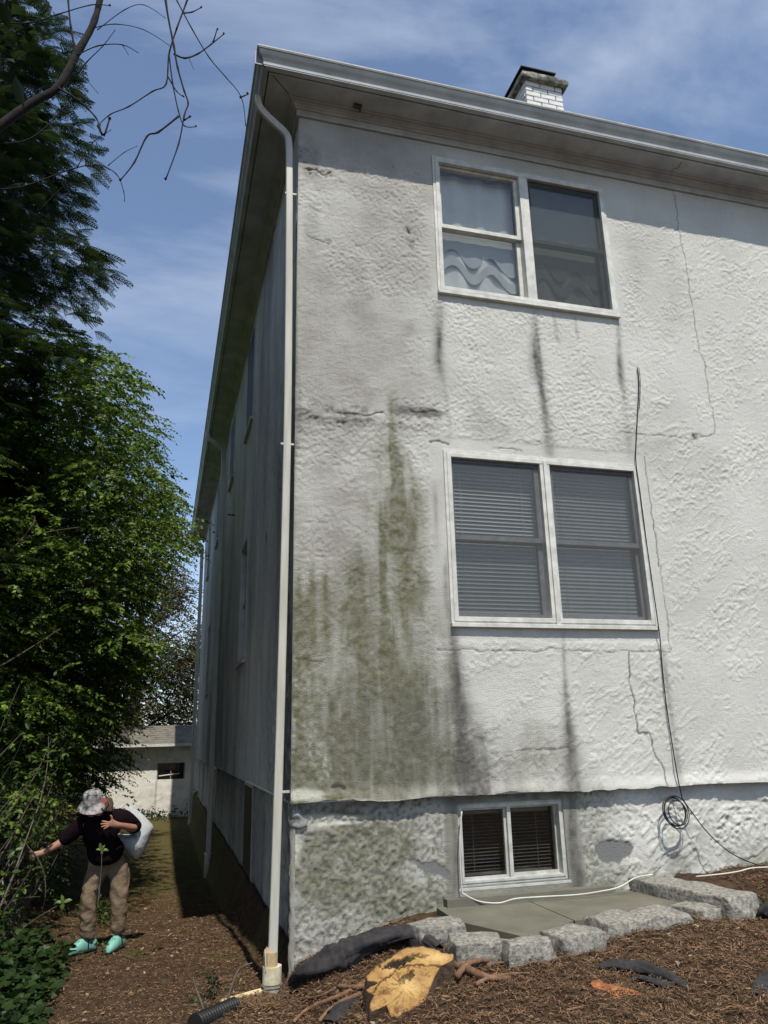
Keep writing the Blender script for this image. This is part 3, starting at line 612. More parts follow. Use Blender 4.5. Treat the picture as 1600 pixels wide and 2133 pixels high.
# side windows
M['sidescreen'] = mat('dark_side_screen', (.012, .013, .016), (.008, .009, .011), .6)
def sidewin(r, off, trimmed):
    s0, s1, z0, z1 = r
    mp = lambda s, d, z: (off - d, s, z)
    mb = MB(); ring(mb, s0 - .015, s1 + .015, z0 - .015, z1 + .015, .05, -.13, .012, mp); bx(mb, s0 - .03, s1 + .03, -.03, .045, z0 - .045, z0 - .006, mp)
    w = mb.build('window', M['trim'], house); zm = (z0 + z1) / 2
    ring(MB(), s0 + .035, s1 - .035, zm - .02, z1 - .035, .04, -.07, -.035, mp).build('sash', M['trim'], w); ring(MB(), s0 + .035, s1 - .035, z0 + .035, zm + .02, .04, -.105, -.072, mp).build('sash', M['trim'], w)
    if trimmed != 2: pane('screen', s0 + .02, s1 - .02, .014, z0 + .02, z1 - .02, mp, M['sidescreen'], w)
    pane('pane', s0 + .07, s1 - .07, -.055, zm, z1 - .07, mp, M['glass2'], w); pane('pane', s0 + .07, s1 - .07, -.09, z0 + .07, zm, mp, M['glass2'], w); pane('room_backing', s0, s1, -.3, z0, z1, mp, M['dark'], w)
for i_, r in enumerate(side_w): sidewin(r, 0.0, 2 if i_ in (2, 3) else 1)
for r in side_b: sidewin(r, .125, 0)

# --- downspouts (part of the house)
def spout(pts, w, t, name='downspout', bottom_tilt=0, label=None):
    mb = MB(); P = spline(pts, 4) if len(pts) > 3 else [Vector(p) for p in pts]
    n = 14; b = 0; prof = []
    for j in range(28):
        a = 2 * math.pi * (j + .5) / 28; c, s = math.cos(a), math.sin(a); q = max(abs(c) / (w / 2), abs(s) / (t / 2)); rr_ = 1 / q
        rr_ *= .93 if (abs(math.sin(a * 7)) > .72) else 1
        prof.append((c * rr_, s * rr_))
    for i, p in enumerate(P):
        d = (P[min(i + 1, len(P) - 1)] - P[max(i - 1, 0)]).normalized()
        # width axis across the view (x), thickness axis = perpendicular
        ax = Vector((1, 0, 0)); ax = (ax - d * ax.dot(d)).normalized(); ay = d.cross(ax)
        cr_ = 1 - (.05 if (abs(d.z) < .93 and i % 2) else 0)
        mb.v += [tuple(p + (ax * u + ay * v) * cr_) for u, v in prof]
    m_ = len(prof)
    for i in range(len(P) - 1):
        for j in range(m_): mb.f.append((i * m_ + j, i * m_ + (j + 1) % m_, (i + 1) * m_ + (j + 1) % m_, (i + 1) * m_ + j))
    o = mb.build(name, M['pipe'], house)
    if label: o['label'] = label
    return o
def smooth_path(pts, k=3):
    return [tuple(p) for p in spline(pts, k)]
PB = onp(567, 2015, 1, .06)
spout([(-.40, -.02, 7.56), (-.40, -.02, 7.50), (-.375, -.01, 7.44), (-.32, .0, 7.385), (-.22, .02, 7.315), (-.14, .035, 7.26), (-.098, .045, 7.20), (-.085, .05, 7.10), (-.078, .055, 6.9), (-.064, .06, 5.6), (-.058, .06, 4.3), (-.066, .06, 3.0), (-.080, .06, 1.7), (-.092, .06, .9), (PB[0], .06, PB[2] - .01)], .064, .052, label='near sunlit cream downspout at the house corner')
for z in (6.55, 4.0, 1.2): MB().box(-.115, -.0, .035, .045, z, z + .018).build('strap', M['pipe'], house)
spout([(-.40, 8.70, 7.57), (-.38, 8.70, 7.46), (-.25, 8.70, 7.36), (-.12, 8.70, 7.28), (-.07, 8.70, 7.15), (-.06, 8.70, 5), (-.06, 8.7, 2.5), (-.06, 8.7, -.35)], .085, .07)
spout([(-.40, 17.3, 7.57), (-.37, 17.3, 7.46), (-.22, 17.3, 7.36), (-.12, 17.3, 7.28), (-.09, 17.28, 7.1), (-.08, 17.27, 5), (-.08, 17.27, 2.5), (-.08, 17.27, -.75)], .10, .08)
MB().tube([(-.06, 8.7, -.30), (-.06, 8.7, -.34), (-.06, 8.7, -.76)], [.075, .06, .06], 16).build('drain_socket', M['pvc'], house, smooth=True)
mb = MB(); mb.tube([(-.02, 5.9, 5.05), (-.14, 5.9, 5.05)], .012, 6); mb.build('pipe_stub', M['black'], house)
mb = MB(); mb.tube([(-.02, .10, 1.9), (-.035, .13, 1.75), (-.03, .12, 1.3), (-.02, .1, 1.15)], .004, 5); mb.build('thin_wire', M['black'], house)

# PVC standpipe at the corner
c = Vector((PB[0] - .0, .06, 0)); zb = float(gp(563, 2072)[2]); zt = onp(563, 2012, 1, .06)[2]; zb = min(onp(563, 2080, 1, .06)[2], zt - .2)
sp = empty('drain_standpipe', (c.x, c.y, zb), 'cream plastic drain socket standing under the near downspout', 'drain pipe')
mb = MB(); mb.tube([(c.x, c.y, zb), (c.x, c.y, zt - .11), (c.x, c.y, zt - .108), (c.x, c.y, zt), (c.x, c.y, zt - .001), (c.x, c.y, zt - .06)], [.060, .060, .067, .067, .056, .056], 28); mb.build('socket', M['pvc'], sp, smooth=False)
mb = MB(); mb.tube([(c.x - .012, c.y, zt - .05), (c.x - .012, c.y, zt + .09), (c.x - .01, c.y, zt + .092)], [.050, .050, .045], 12); mb.build('sealant_collar', mat('brown_sealant', (.50, .36, .20), (.40, .30, .17), .8, 20, .004, 40), sp)
for dz in (.115, .14):
    mb = MB(); mb.tube([(c.x + .070 * math.cos(a), c.y + .070 * math.sin(a), zt - dz + .004 * math.sin(a)) for a in [i * math.pi / 12 for i in range(25)]], .0035, 5); mb.build('wire_band', M['sashg'], sp)
mb = MB(); mb.tube([(c.x - .05, c.y - .05, zt - .02), (c.x - .06, c.y - .05, zt + .12)], .004, 5); mb.build('wire_end', M['wcable'], sp)

# ------------------------------------------------------------------ shed
M['shedst'] = mat('shed_stucco', (.76, .74, .67), (.62, .60, .54), .92, 2, .01, 30, 5, .15, attrs=(('grime_shade', (.2, .19, .17), 1, 12), ('algae', ALG, 1, 14), ('crack', (.15, .14, .13), 1, 0)))
sy = 19.4
a = onp(262, 1690, 1, sy); bR = onp(402, 1690, 1, sy); zb = -.85; ztop = onp(350, 1556, 1, sy)[2]; zr = onp(370, 1527, 1, sy + 1.2)[2]
shed = empty('shed', (a[0], sy, zb), 'low white stucco shed with shingled roof at the end of the side path', 'shed')
wl = onp(328, 1590, 1, sy); wr = onp(384, 1622, 1, sy); x0, x1 = a[0] - 1.2, bR[0] + 1.5
xs = gridlines(x0, x1, .05, [wl[0], wr[0]]); zs = gridlines(zb - .3, ztop, .05, [wr[2], wl[2]])
X, Z, F = grid(xs, zs); fx = (xs[:-1] + xs[1:]) / 2; fz = (zs[:-1] + zs[1:]) / 2; A_, B_ = [q.ravel() for q in np.meshgrid(fx, fz, indexing='ij')]
F = F[~((A_ > wl[0]) & (A_ < wr[0]) & (B_ > wr[2]) & (B_ < wl[2]))]
D = trowel(X * .6, Z * .6, 40) * 1.8; 
raw('wall', np.stack([X, sy - D, Z], -1), F, M['shedst'], shed, dict(algae=.25 * (1 - sm(zb, zb + .5, Z)), grime_shade=.25 * sm(.6, .7, fbm(X * 6, Z * 6, 2, 3)), gray=0 * X, crack=.5 * (1 - sm(.01, .03, np.abs(X - wl[0]))) * (Z < wr[2]), mortar=0 * X, lime=0 * X), smooth=True)
MB().box(x0, x1, sy + .01, sy + 3.2, zb - .3, zb + .01).box(x0, x0 + .1, sy, sy + 3.2, zb, ztop).box(x1 - .1, x1, sy, sy + 3.2, zb, ztop).box(x0, x1, sy + 3.1, sy + 3.2, zb, ztop).build('wall', M['stucco_side'], shed)
mb = MB(); ye = sy - .35; n = 9
for k in range(n):
    t0, t1 = k / n, (k + 1) / n; q = lambda t: (ye + (sy + 1.6 - ye) * t, ztop + .09 + (zr + .25 - ztop - .09) * t)
    (ya, za), (yb, zb_) = q(t0), q(t1); mb.add([(x0 - .3, ya, za + .012), (x1 + .3, ya, za + .012), (x1 + .3, yb, zb_), (x0 - .3, yb, zb_), (x0 - .3, ya, za - .004), (x1 + .3, ya, za - .004)], [(0, 1, 2, 3), (4, 5, 1, 0)])
mb.add([(x0 - .3, ye, ztop + .09), (x1 + .3, ye, ztop + .09), (x1 + .3, ye, ztop + .02), (x0 - .3, ye, ztop + .02)], [(0, 1, 2, 3)]); yb_, zz = sy + 1.6, zr + .25
mb.add([(x0 - .3, yb_, zz), (x1 + .3, yb_, zz), (x1 + .3, sy + 3.5, ztop + .05), (x0 - .3, sy + 3.5, ztop + .05)], [(0, 1, 2, 3)])
mb.build('roof', M['roofs'], shed)
MB().box(x0 - .3, x1 + .3, ye - .06, ye - .005, ztop + .02, ztop + .10).build('fascia', M['trimw'], shed)
MB().box(x0 - .3, x1 + .3, ye - .003, sy, ztop - .0, ztop + .018).build('soffit', M['trim'], shed)
sw = MB(); cxw = (wl[0] + wr[0]) / 2; sw.box(cxw - .015, cxw + .015, sy + .02, sy + .05, wr[2], wl[2]).box(wl[0], wl[0] + .03, sy + .02, sy + .06, wr[2], wl[2]).box(wr[0] - .03, wr[0], sy + .02, sy + .06, wr[2], wl[2])
sw = sw.build('window', M['sashg'], shed)
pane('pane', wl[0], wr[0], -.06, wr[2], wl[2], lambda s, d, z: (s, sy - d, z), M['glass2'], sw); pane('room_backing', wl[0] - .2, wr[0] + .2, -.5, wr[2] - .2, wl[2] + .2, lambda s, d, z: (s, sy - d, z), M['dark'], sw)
q0 = onp(331, 1617, 1, sy + .055); q1 = onp(374, 1611, 1, sy + .055); mb = MB(); mb.tube([q0, q1], .022, 6); mb.build('ledge_board', M['trimw'], sw)

# ------------------------------------------------------------------ foliage builders
def rot_basis(d):
    d = d / np.linalg.norm(d, axis=-1, keepdims=True); r = rng.normal(size=d.shape); r -= (r * d).sum(-1, keepdims=True) * d; r /= np.linalg.norm(r, axis=-1, keepdims=True) + 1e-9
    return d, r, np.cross(d, r)
def leaves_mesh(P, Dr, size, flatn=None, wid=.30, droop=0., big=False):
    """P base points (n,3), Dr leaf directions, size (n,)"""
    n = len(P); d = Dr / (np.linalg.norm(Dr, axis=1, keepdims=True) + 1e-9)
    up = np.tile([0, 0, 1.], (n, 1)) + rng.normal(size=(n, 3)) * .45 if flatn is None else flatn
    sd_ = np.cross(d, up); sd_ /= np.linalg.norm(sd_, axis=1, keepdims=True) + 1e-9; nn = np.cross(sd_, d); s = size[:, None]
    if big:
        V = np.stack([P, P + d * s * .3 - sd_ * s * wid * .85 + nn * s * .06, P + d * s * .7 - sd_ * s * wid * .8 + nn * s * .05, P + d * s - nn * s * .12, P + d * s * .7 + sd_ * s * wid * .8 + nn * s * .05, P + d * s * .3 + sd_ * s * wid * .85 + nn * s * .06, P + d * s * .5], 1).reshape(-1, 3)
        f = np.array([[0, 6, 1], [1, 6, 2], [2, 6, 3], [3, 6, 4], [4, 6, 5], [5, 6, 0]]); k = 7
    else:
        V = np.stack([P, P + d * s * .45 - sd_ * s * wid + nn * s * .07, P + d * s - nn * s * .1, P + d * s * .45 + sd_ * s * wid + nn * s * .07], 1).reshape(-1, 3)
        f = np.array([[0, 2, 1], [0, 3, 2]]); k = 4
    F = (np.arange(n)[:, None, None] * k + f[None]).reshape(-1, 3)
    rv = np.repeat(np.clip(rng.beta(1.6, 2.2, n), 0, 1), k)
    return V, F, rv
def sprays(base, dirs, length, nl, lsize, droop=.35, wid=.3, big=False, jit=.35):
    """twigs with alternate leaves. base (m,3) dirs (m,3)"""
    m = len(base); d = dirs / np.linalg.norm(dirs, axis=1, keepdims=True)
    h = np.cross(d, [0, 0, 1.]); h /= np.linalg.norm(h, axis=1, keepdims=True) + 1e-9; t = np.linspace(.1, 1, nl)
    P = base[:, None] + d[:, None] * (length[:, None, None] * t[None, :, None]); P[:, :, 2] -= droop * length[:, None] * t[None] ** 2
    side = np.where(np.arange(nl) % 2 == 0, 1, -1)[None, :, None]
    dr = h[:, None] * side * (.9) + d[:, None] * .75 + rng.normal(size=(m, nl, 3)) * jit; dr[:, :, 2] -= .25 + .3 * t[None]
    sz = lsize * (.65 + .6 * rng.random((m, nl))) * (1 - .25 * t[None])
    return leaves_mesh(P.reshape(-1, 3), dr.reshape(-1, 3), sz.ravel(), wid=wid, big=big), P
def twig_tubes(P, r=.003):
    """P (m,k,3) polylines -> thin 3-sided tubes"""
    m, k, _ = P.shape; ang = np.array([0, 2.094, 4.188]); off = np.stack([np.cos(ang), np.sin(ang) * .6, np.sin(ang)], -1)
    rr_ = r * np.linspace(1, .35, k); V = (P[:, :, None] + off[None, None] * rr_[None, :, None, None]).reshape(-1, 3)
    F = []
    for i in range(k - 1):
        for j in range(3): F.append([i * 3 + j, i * 3 + (j + 1) % 3, (i + 1) * 3 + (j + 1) % 3, (i + 1) * 3 + j])
    return V, (np.arange(m)[:, None, None] * (k * 3) + np.array(F)[None]).reshape(-1, 4)
def hemlock_spray_template():
    """flat branchlet along +x with drooping tip; needles as small triangles; returns V,F"""
    V = []; F = []
    def twiglet(o, d, L_):
        n = max(3, int(L_ / .014)); s = Vector((-d.y, d.x, 0))
        for i in range(n):
            p = o + d * (L_ * i / n); p.z -= .6 * (i / n) ** 2 * L_ * .5; nl = .021 * (1 - .4 * i / n)
            for sg in (1, -1):
                b = len(V); q = p + s * sg * nl + d * nl * .45 + Vector((0, 0, R.gauss(0, .002))); V.extend([p - d * .004, p + d * .013, q]); F.append((b, b + 1, b + 2))
    L0 = .34; ns = 9
    for k in range(ns):
        t = (k + .5) / ns; o = Vector((L0 * t, 0, -.10 * t * t))
        for sg in (1, -1):
            a = sg * (1.0 - .25 * t); twiglet(o.copy(), Vector((math.cos(a), math.sin(a), -.12)).normalized(), (.135 * (1 - t) + .035) * (.75 + .5 * R.random()))
    twiglet(Vector((0, 0, 0)), Vector((1, 0, -.2)).normalized(), L0)
    return np.array([v[:] for v in V]), np.array(F)
HT = [hemlock_spray_template() for _ in range(3)]
def hemlock_sprays(base, dirs, scale):
    Vs = []; Fs = []; rs = []; off = 0
    for i in range(3):
        sel = np.arange(len(base)) % 3 == i; b = base[sel]; d = dirs[sel]; s = scale[sel]; n = len(b); V0, F0 = HT[i]
        if n == 0: continue
        d = d / np.linalg.norm(d, axis=1, keepdims=True); h = np.cross([0, 0, 1.], d) + rng.normal(size=(n, 3)) * .3; h -= (h * d).sum(1, keepdims=True) * d; h /= np.linalg.norm(h, axis=1, keepdims=True); u = np.cross(d, h)
        V = b[:, None] + s[:, None, None] * (V0[None, :, :1] * d[:, None] + V0[None, :, 1:2] * h[:, None] + V0[None, :, 2:3] * u[:, None])
        Vs.append(V.reshape(-1, 3)); Fs.append((np.arange(n)[:, None, None] * len(V0) + F0[None]).reshape(-1, 3) + off); off += n * len(V0); rs.append(np.repeat(rng.random(n), len(V0)))
    return np.concatenate(Vs), np.concatenate(Fs), np.concatenate(rs)
def carve(P, vs, us, pad=0, jit=18):
    u, v, z = proj(P); lim = np.interp(v, vs, us) - pad + rng.normal(size=len(P)) * jit; return (z > .5) & (u < lim)
def box_pts(n, x, y, z): return np.stack([rng.uniform(*x, n), rng.uniform(*y, n), rng.uniform(*z, n)], -1)
def clumpy(P, fr=.9, th=.46, seed=3): return fbm(P[:, 0] * fr + P[:, 1] * .37, P[:, 2] * fr + P[:, 1] * .61 * fr, seed, 3) > th
def outward(P, axis_xy, bias=(0.5, -.25, 0)):
    d = P.copy(); d[:, 0] -= axis_xy[0]; d[:, 1] -= axis_xy[1]; d[:, 2] = 0; d /= np.linalg.norm(d, axis=1, keepdims=True) + 1e-9
    d = d + rng.normal(size=d.shape) * .45 + np.array(bias); d[:, 2] = rng.normal(size=len(P)) * .18 - .02; return d
def limbs(mb, axis, pts, z0=1.5, rise=.6, r0=.03):
    for p in pts:
        b = Vector((axis[0], axis[1], max(z0, p[2] - rise - .25 * math.hypot(p[0] - axis[0], p[1] - axis[1])))); q = Vector(p); mid_ = b.lerp(q, .55) + Vector((R.gauss(0, .12), R.gauss(0, .12), .12))
        P = spline([b, mid_, q], 4); mb.tube(P, [r0 * (1 - .85 * i / (len(P) - 1)) for i in range(len(P))], 5, cap=False)

def clumps(C_, axis, per, spread, dirj=.9, bias=(.2, -.1, 0), drop=.0):
    """sprays fanned in flat layers round each clump centre"""
    n = len(C_); o = C_ - np.array([axis[0], axis[1], 0]); o[:, 2] = 0; o /= np.linalg.norm(o, axis=1, keepdims=True) + 1e-9; o = o + np.array(bias)
    off = rng.normal(size=(n, per, 3)) * np.array(spread); B = C_[:, None] + off; B[:, :, 2] -= drop * (off[:, :, :2] ** 2).sum(-1)
    d = o[:, None] + off * np.array([1, 1, .2]) / max(spread) * .95 + rng.normal(size=(n, per, 3)) * np.array([.55, .55, .14]) * dirj; d[:, :, 2] -= .12
    return B.reshape(-1, 3), d.reshape(-1, 3)
# hemlock, upper left
vs_ = [-900, -300, 0, 60, 130, 200, 260, 330, 380, 430, 480, 540, 590, 640, 700, 760, 800, 5000]
us_ = [60, 90, 110, 150, 170, 190, 205, 238, 205, 205, 175, 240, 255, 215, 215, 190, 100, -200]
ax = (-4.9, 5.4)
P = box_pts(16000, (-6.6, -1.2), (1.8, 8.0), (3.4, 13.0)); k = carve(P, vs_, us_, 62, 10) & clumpy(P, 1.3, .47, 3) & (np.hypot(P[:, 0] - ax[0], P[:, 1] - ax[1]) < 4.1 - .14 * P[:, 2]); k &= ~carve(P, [-900, 5000], [-330, -330], 0, 0)
P = P[k][:430]; hl = empty('hemlock_tree', (ax[0], ax[1], -.5), 'dark hemlock with drooping needle sprays reaching into the upper left sky', 'tree')
B, Dd = clumps(P, ax, 20, (.34, .34, .07), drop=.5); k = carve(B, vs_, us_, 20, 8); B = B[k]; Dd = Dd[k]; print('hemlock', len(P), len(B))
V, F, rv = hemlock_sprays(B, Dd, rng.uniform(.75, 1.1, len(B))); raw('crown', V, F, M['needle'], hl, dict(rnd=rv))
mb = MB(); mb.tube([(ax[0], ax[1], -.6), (ax[0] + .05, ax[1], 4), (ax[0], ax[1] + .1, 9), (ax[0], ax[1], 13.5)], [.24, .18, .1, .02], 10); limbs(mb, ax, P[::6], 2.5, r0=.022); mb.build('trunk', M['barkd'], hl, smooth=True)

# leafy tree, middle left
vs_ = [-400, 500, 690, 740, 800, 850, 880, 920, 960, 1010, 1050, 1100, 1150, 1190, 1240, 1300, 1400, 1500, 1560, 1640, 1700, 1760, 1850, 1950, 2133]
us_ = [-300, -100, 140, 240, 318, 300, 348, 330, 338, 372, 388, 405, 410, 345, 318, 330, 340, 322, 285, 275, 262, 180, 120, 70, 10]
ax = (-4.6, 8.0)
lt = empty('deciduous_tree', (ax[0], ax[1], -.7), 'bright green leafy tree leaning over the side path towards the house', 'tree')
P = box_pts(22000, (-6.0, -.35), (3.2, 12.0), (.9, 8.2)); k = carve(P, vs_, us_, 34, 10) & clumpy(P, 1.1, .42, 13) & (P[:, 0] < -.6) & ((P[:, 2] > 2.6) | (P[:, 0] < -2.0)); k &= ~carve(P, [-900, 5000], [-160, -160], 0, 0); P = P[k][:1250]
B, Dd = clumps(P, ax, 15, (.26, .26, .10), drop=.5, bias=(.1, -.2, 0)); k = carve(B, vs_, us_, 6, 8) & (B[:, 0] < -.35); B = B[k]; Dd = Dd[k]; print('leafy', len(P), len(B))
(V, F, rv), PT = sprays(B, Dd, rng.uniform(.18, .42, len(B)), 12, .082); raw('crown', V, F, M['leaf'], lt, dict(rnd=rv))
mb = MB(); mb.tube([(ax[0], ax[1], -.9), (ax[0] + .1, ax[1], 3), (ax[0] + .3, ax[1] - .2, 6), (ax[0] + .3, ax[1], 8)], [.2, .15, .08, .02], 10); limbs(mb, ax, P[::22], 1.2, .8, r0=.018); mb.build('trunk', M['barkd'], lt, smooth=True)
V, F = twig_tubes(PT[::3][:, ::4], .003); raw('twigs', V, F, M['twig'], lt)
# unseen tree added outside the left edge so its crown shades the lower left
ax = (-5.6, -2.6)
nt_ = empty('deciduous_tree', (ax[0], ax[1], 0), 'unseen tall leafy tree added outside the left edge to shade the shrubs and path', 'tree')
P = box_pts(16000, (-8.0, -1.7), (-6.0, 4.2), (3.0, 10.0)); u_, v_, z_ = proj(P); k = (u_ < -160) | (z_ < .3); k &= clumpy(P, 1.0, .42, 29); P = P[k][:1500]
B, Dd = clumps(P, ax, 9, (.32, .32, .14)); u_, v_, z_ = proj(B); k = (u_ < -190) | (z_ < .3); B = B[k]; Dd = Dd[k]; (V, F, rv), PT = sprays(B, Dd, rng.uniform(.3, .55, len(B)), 16, .075); raw('crown', V, F, M['leafd'], nt_, dict(rnd=rv))
mb = MB(); mb.tube([(ax[0], ax[1], -.3), (ax[0], ax[1], 4), (ax[0], ax[1], 10)], [.28, .2, .03], 10); limbs(mb, ax, P[::12], 3, r0=.03); mb.build('trunk', M['bark'], nt_, smooth=True)

# dark evergreen understorey behind the person
vs_ = [900, 1300, 1450, 1560, 1640, 1690, 1730, 1800, 1900, 2000, 2133]; us_ = [120, 200, 270, 285, 280, 262, 190, 150, 110, 60, 0]
ax = (-3.4, 6.2)
ev = empty('evergreen_shrub', (ax[0], ax[1], -.6), 'tall dark evergreen shrub mass behind the person', 'shrub')
P = box_pts(30000, (-5.2, -1.5), (3.4, 10.5), (-.5, 4.2)); k = carve(P, vs_, us_, 10, 12) & (P[:, 0] < np.interp(P[:, 1], [3.4, 6, 10.5], [-1.95, -2.0, -2.25])) & (P[:, 2] > ground_z(P[:, 0], P[:, 1]) + .1); P = P[k][:5600]
(V, F, rv), PT = sprays(P, outward(P, ax, (.3, -.3, 0)), rng.uniform(.2, .45, len(P)), 15, .05, wid=.22); raw('crown', V, F, M['leafd'], ev, dict(rnd=rv))
mb = MB(); mb.tube([(ax[0], ax[1], -.8), (ax[0], ax[1], 1), (ax[0] + .1, ax[1], 3.6)], [.12, .09, .02], 8); limbs(mb, ax, P[::60], .1, .4, .02); mb.build('trunk', M['barkd'], ev, smooth=True)

# background trees beyond the shed
def back_tree(name, label, ax, rad, zlo, zhi, n, m, vs=None, us=None, lsize=.11, zb=-.7, seed=1):
    t = empty(name, (ax[0], ax[1], zb), label, 'tree')
    P = rng.normal(size=(n * 3, 3)); P /= np.linalg.norm(P, axis=1, keepdims=True); P *= rng.uniform(.35, 1, (n * 3, 1)) ** .5; P = P * np.array([rad, rad, (zhi - zlo) / 2]) + np.array([ax[0], ax[1], (zlo + zhi) / 2])
    k = clumpy(P, .8, .42, seed)
    if vs is not None: k &= carve(P, vs, us, 4, 6)
    P = P[k][:n]; (V, F, rv), PT = sprays(P, outward(P, ax, (0, -.2, 0)), rng.uniform(.4, .9, len(P)), 12, lsize); raw('crown', V, F, m, t, dict(rnd=rv))
    mb = MB(); mb.tube([(ax[0], ax[1], zb - .2), (ax[0], ax[1], (zlo + zhi) / 2), (ax[0], ax[1], zhi - .5)], [.2, .13, .03], 8); limbs(mb, ax, P[::max(1, len(P) // 30)], zlo * .5, .6, .05); mb.build('trunk', M['barkd'], t, smooth=True)
back_tree('pine_tree', 'dark conifer standing left behind the shed roof', (-6.3, 24), 2.6, 1.0, 9.5, 1500, M['leafd'], seed=5)
back_tree('deciduous_tree', 'slim sunlit tree with reddish tinted leaves between hedge and house corner', (-1.9, 22.6), 2.3, .4, 8.4, 3800, M['redleaf'], [1100, 1180, 1220, 1260, 1600], [300, 385, 425, 440, 450], .12, seed=8)
back_tree('deciduous_tree', 'broad dark tree standing directly behind the shed', (-3.2, 27.5), 3.4, -.2, 6.4, 3600, M['leafd'], seed=12)
back_tree('deciduous_tree', 'light green roundish tree over the shed roof', (-4.9, 20.9), 1.5, 2.2, 4.6, 700, M['leaf'], seed=15, lsize=.09)
back_tree('deciduous_tree', 'wide leafy tree beyond the left hedge', (-7.0, 13.5), 3.2, -.3, 9.4, 3200, M['leafd'], seed=19)
back_tree('deciduous_tree', 'tall leafy tree rising behind the bright green one', (-5.7, 15.4), 2.5, -.2, 9.4, 3400, M['leafd'], [500, 640, 740, 800, 1100, 1200, 1500, 1700], [-100, 80, 180, 250, 330, 300, 300, 280], .10, seed=31)
back_tree('deciduous_tree', 'near leafy tree standing left of the hemlock', (-7.0, 7.5), 2.4, .5, 9.0, 1500, M['leafd'], seed=22)

# nearest shrub at left: bare grey stems and scattered bright oval leaves
sh = empty('rhododendron_shrub', (-2.7, 2.6, -.2), 'open shrub of bare grey stems and scattered oval leaves left of the person', 'shrub')
mb = MB(); tips = []
for i in range(70):
    b = Vector((R.uniform(-3.4, -2.2), R.uniform(1.6, 4.4), -.3)); d = Vector((R.gauss(.25, .5), R.gauss(-.1, .35), 1)).normalized(); L_ = R.uniform(1.0, 2.9); P = [b]
    for k in range(6): d = (d + Vector((R.gauss(.02, .22), R.gauss(0, .18), R.gauss(-.02, .14)))).normalized(); P.append(P[-1] + d * L_ / 6)
    _k = next((i_ for i_, p in enumerate(P) if p.x > -1.95), len(P)); P = P[:_k]
    if len(P) < 3: continue
    mb.tube(spline(P, 3), [.013 * (1 - .8 * i_ / (3 * (len(P) - 1))) for i_ in range(3 * (len(P) - 1) + 1)], 5, cap=False); tips += P[2:]
mb.build('stems', M['twig'], sh, smooth=True)
T = np.array([t[:] for t in tips]); T = T[rng.integers(0, len(T), 620)] + rng.normal(size=(620, 3)) * .13
u_, v_, z_ = proj(T); T = T[(u_ < np.interp(v_, [1200, 1560, 1640, 1740, 2133], [300, 270, 190, 120, 60])) & (T[:, 0] < -1.75)]
nl = 5; Pn = np.repeat(T, nl, 0); Dn = rng.normal(size=(len(Pn), 3)) * .8; Dn[:, 2] = rng.normal(size=len(Pn)) * .35 - .15
V, F, rv = leaves_mesh(Pn, Dn, rng.uniform(.05, .085, len(Pn)), wid=.27, big=True); raw('leaves', V, F, M['shrubleaf'], sh, dict(rnd=rv))
# sprigs that stand in front of the person
def sprig(name, stem, label, leaves, size, m='shrubleaf', cat='sprig'):
    e = empty(name, tuple(stem[0]), label, cat); mb = MB(); P = spline(stem, 5); mb.tube(P, [.006 * (1 - .6 * i / (len(P) - 1)) for i in range(len(P))], 5); mb.build('stem', M['twig'], e, smooth=True)
    Pn = np.array([p for p, d in leaves], float); Dn = np.array([d for p, d in leaves], float)
    for i in range(len(Pn)):
        V, F, rv = leaves_mesh(Pn[i:i + 1], Dn[i:i + 1], np.array([size * R.uniform(.8, 1.15)]), wid=.27, big=True, flatn=np.array([[R.gauss(0, .3), -.7, .7]])); raw('leaf', V, F, M[m], e, dict(rnd=rv * 0 + R.uniform(.5, 1)))
    return e
t0 = onp(212, 1770, 1, 2.15); g0 = gp(150, 1900)
sprig('shrub_sprig', [(t0[0] + .0, 2.15, t0[2] - .52), (t0[0] + .01, 2.15, t0[2] - .2), t0], 'leafy sprig rising in front of the person at trouser height', [(t0, (.4, 0, .7)), (t0, (-.8, 0, .1)), (t0, (.9, 0, -.1)), (t0, (.1, 0, -1)), (t0, (-.3, 0, .8))], .058)
t1 = onp(131, 1880, 1, 1.9)
sprig('shrub_sprig', [(t1[0] - .55, 2.0, t1[2] - .45), (t1[0] - .3, 1.95, t1[2] - .18), t1], 'low three-leaved sprig beside the person\'s leg', [(t1, (.9, 0, .25)), (t1, (-.9, 0, .15)), (t1, (0, 0, -1)), (t1, (-.2, 0, .8))], .070)

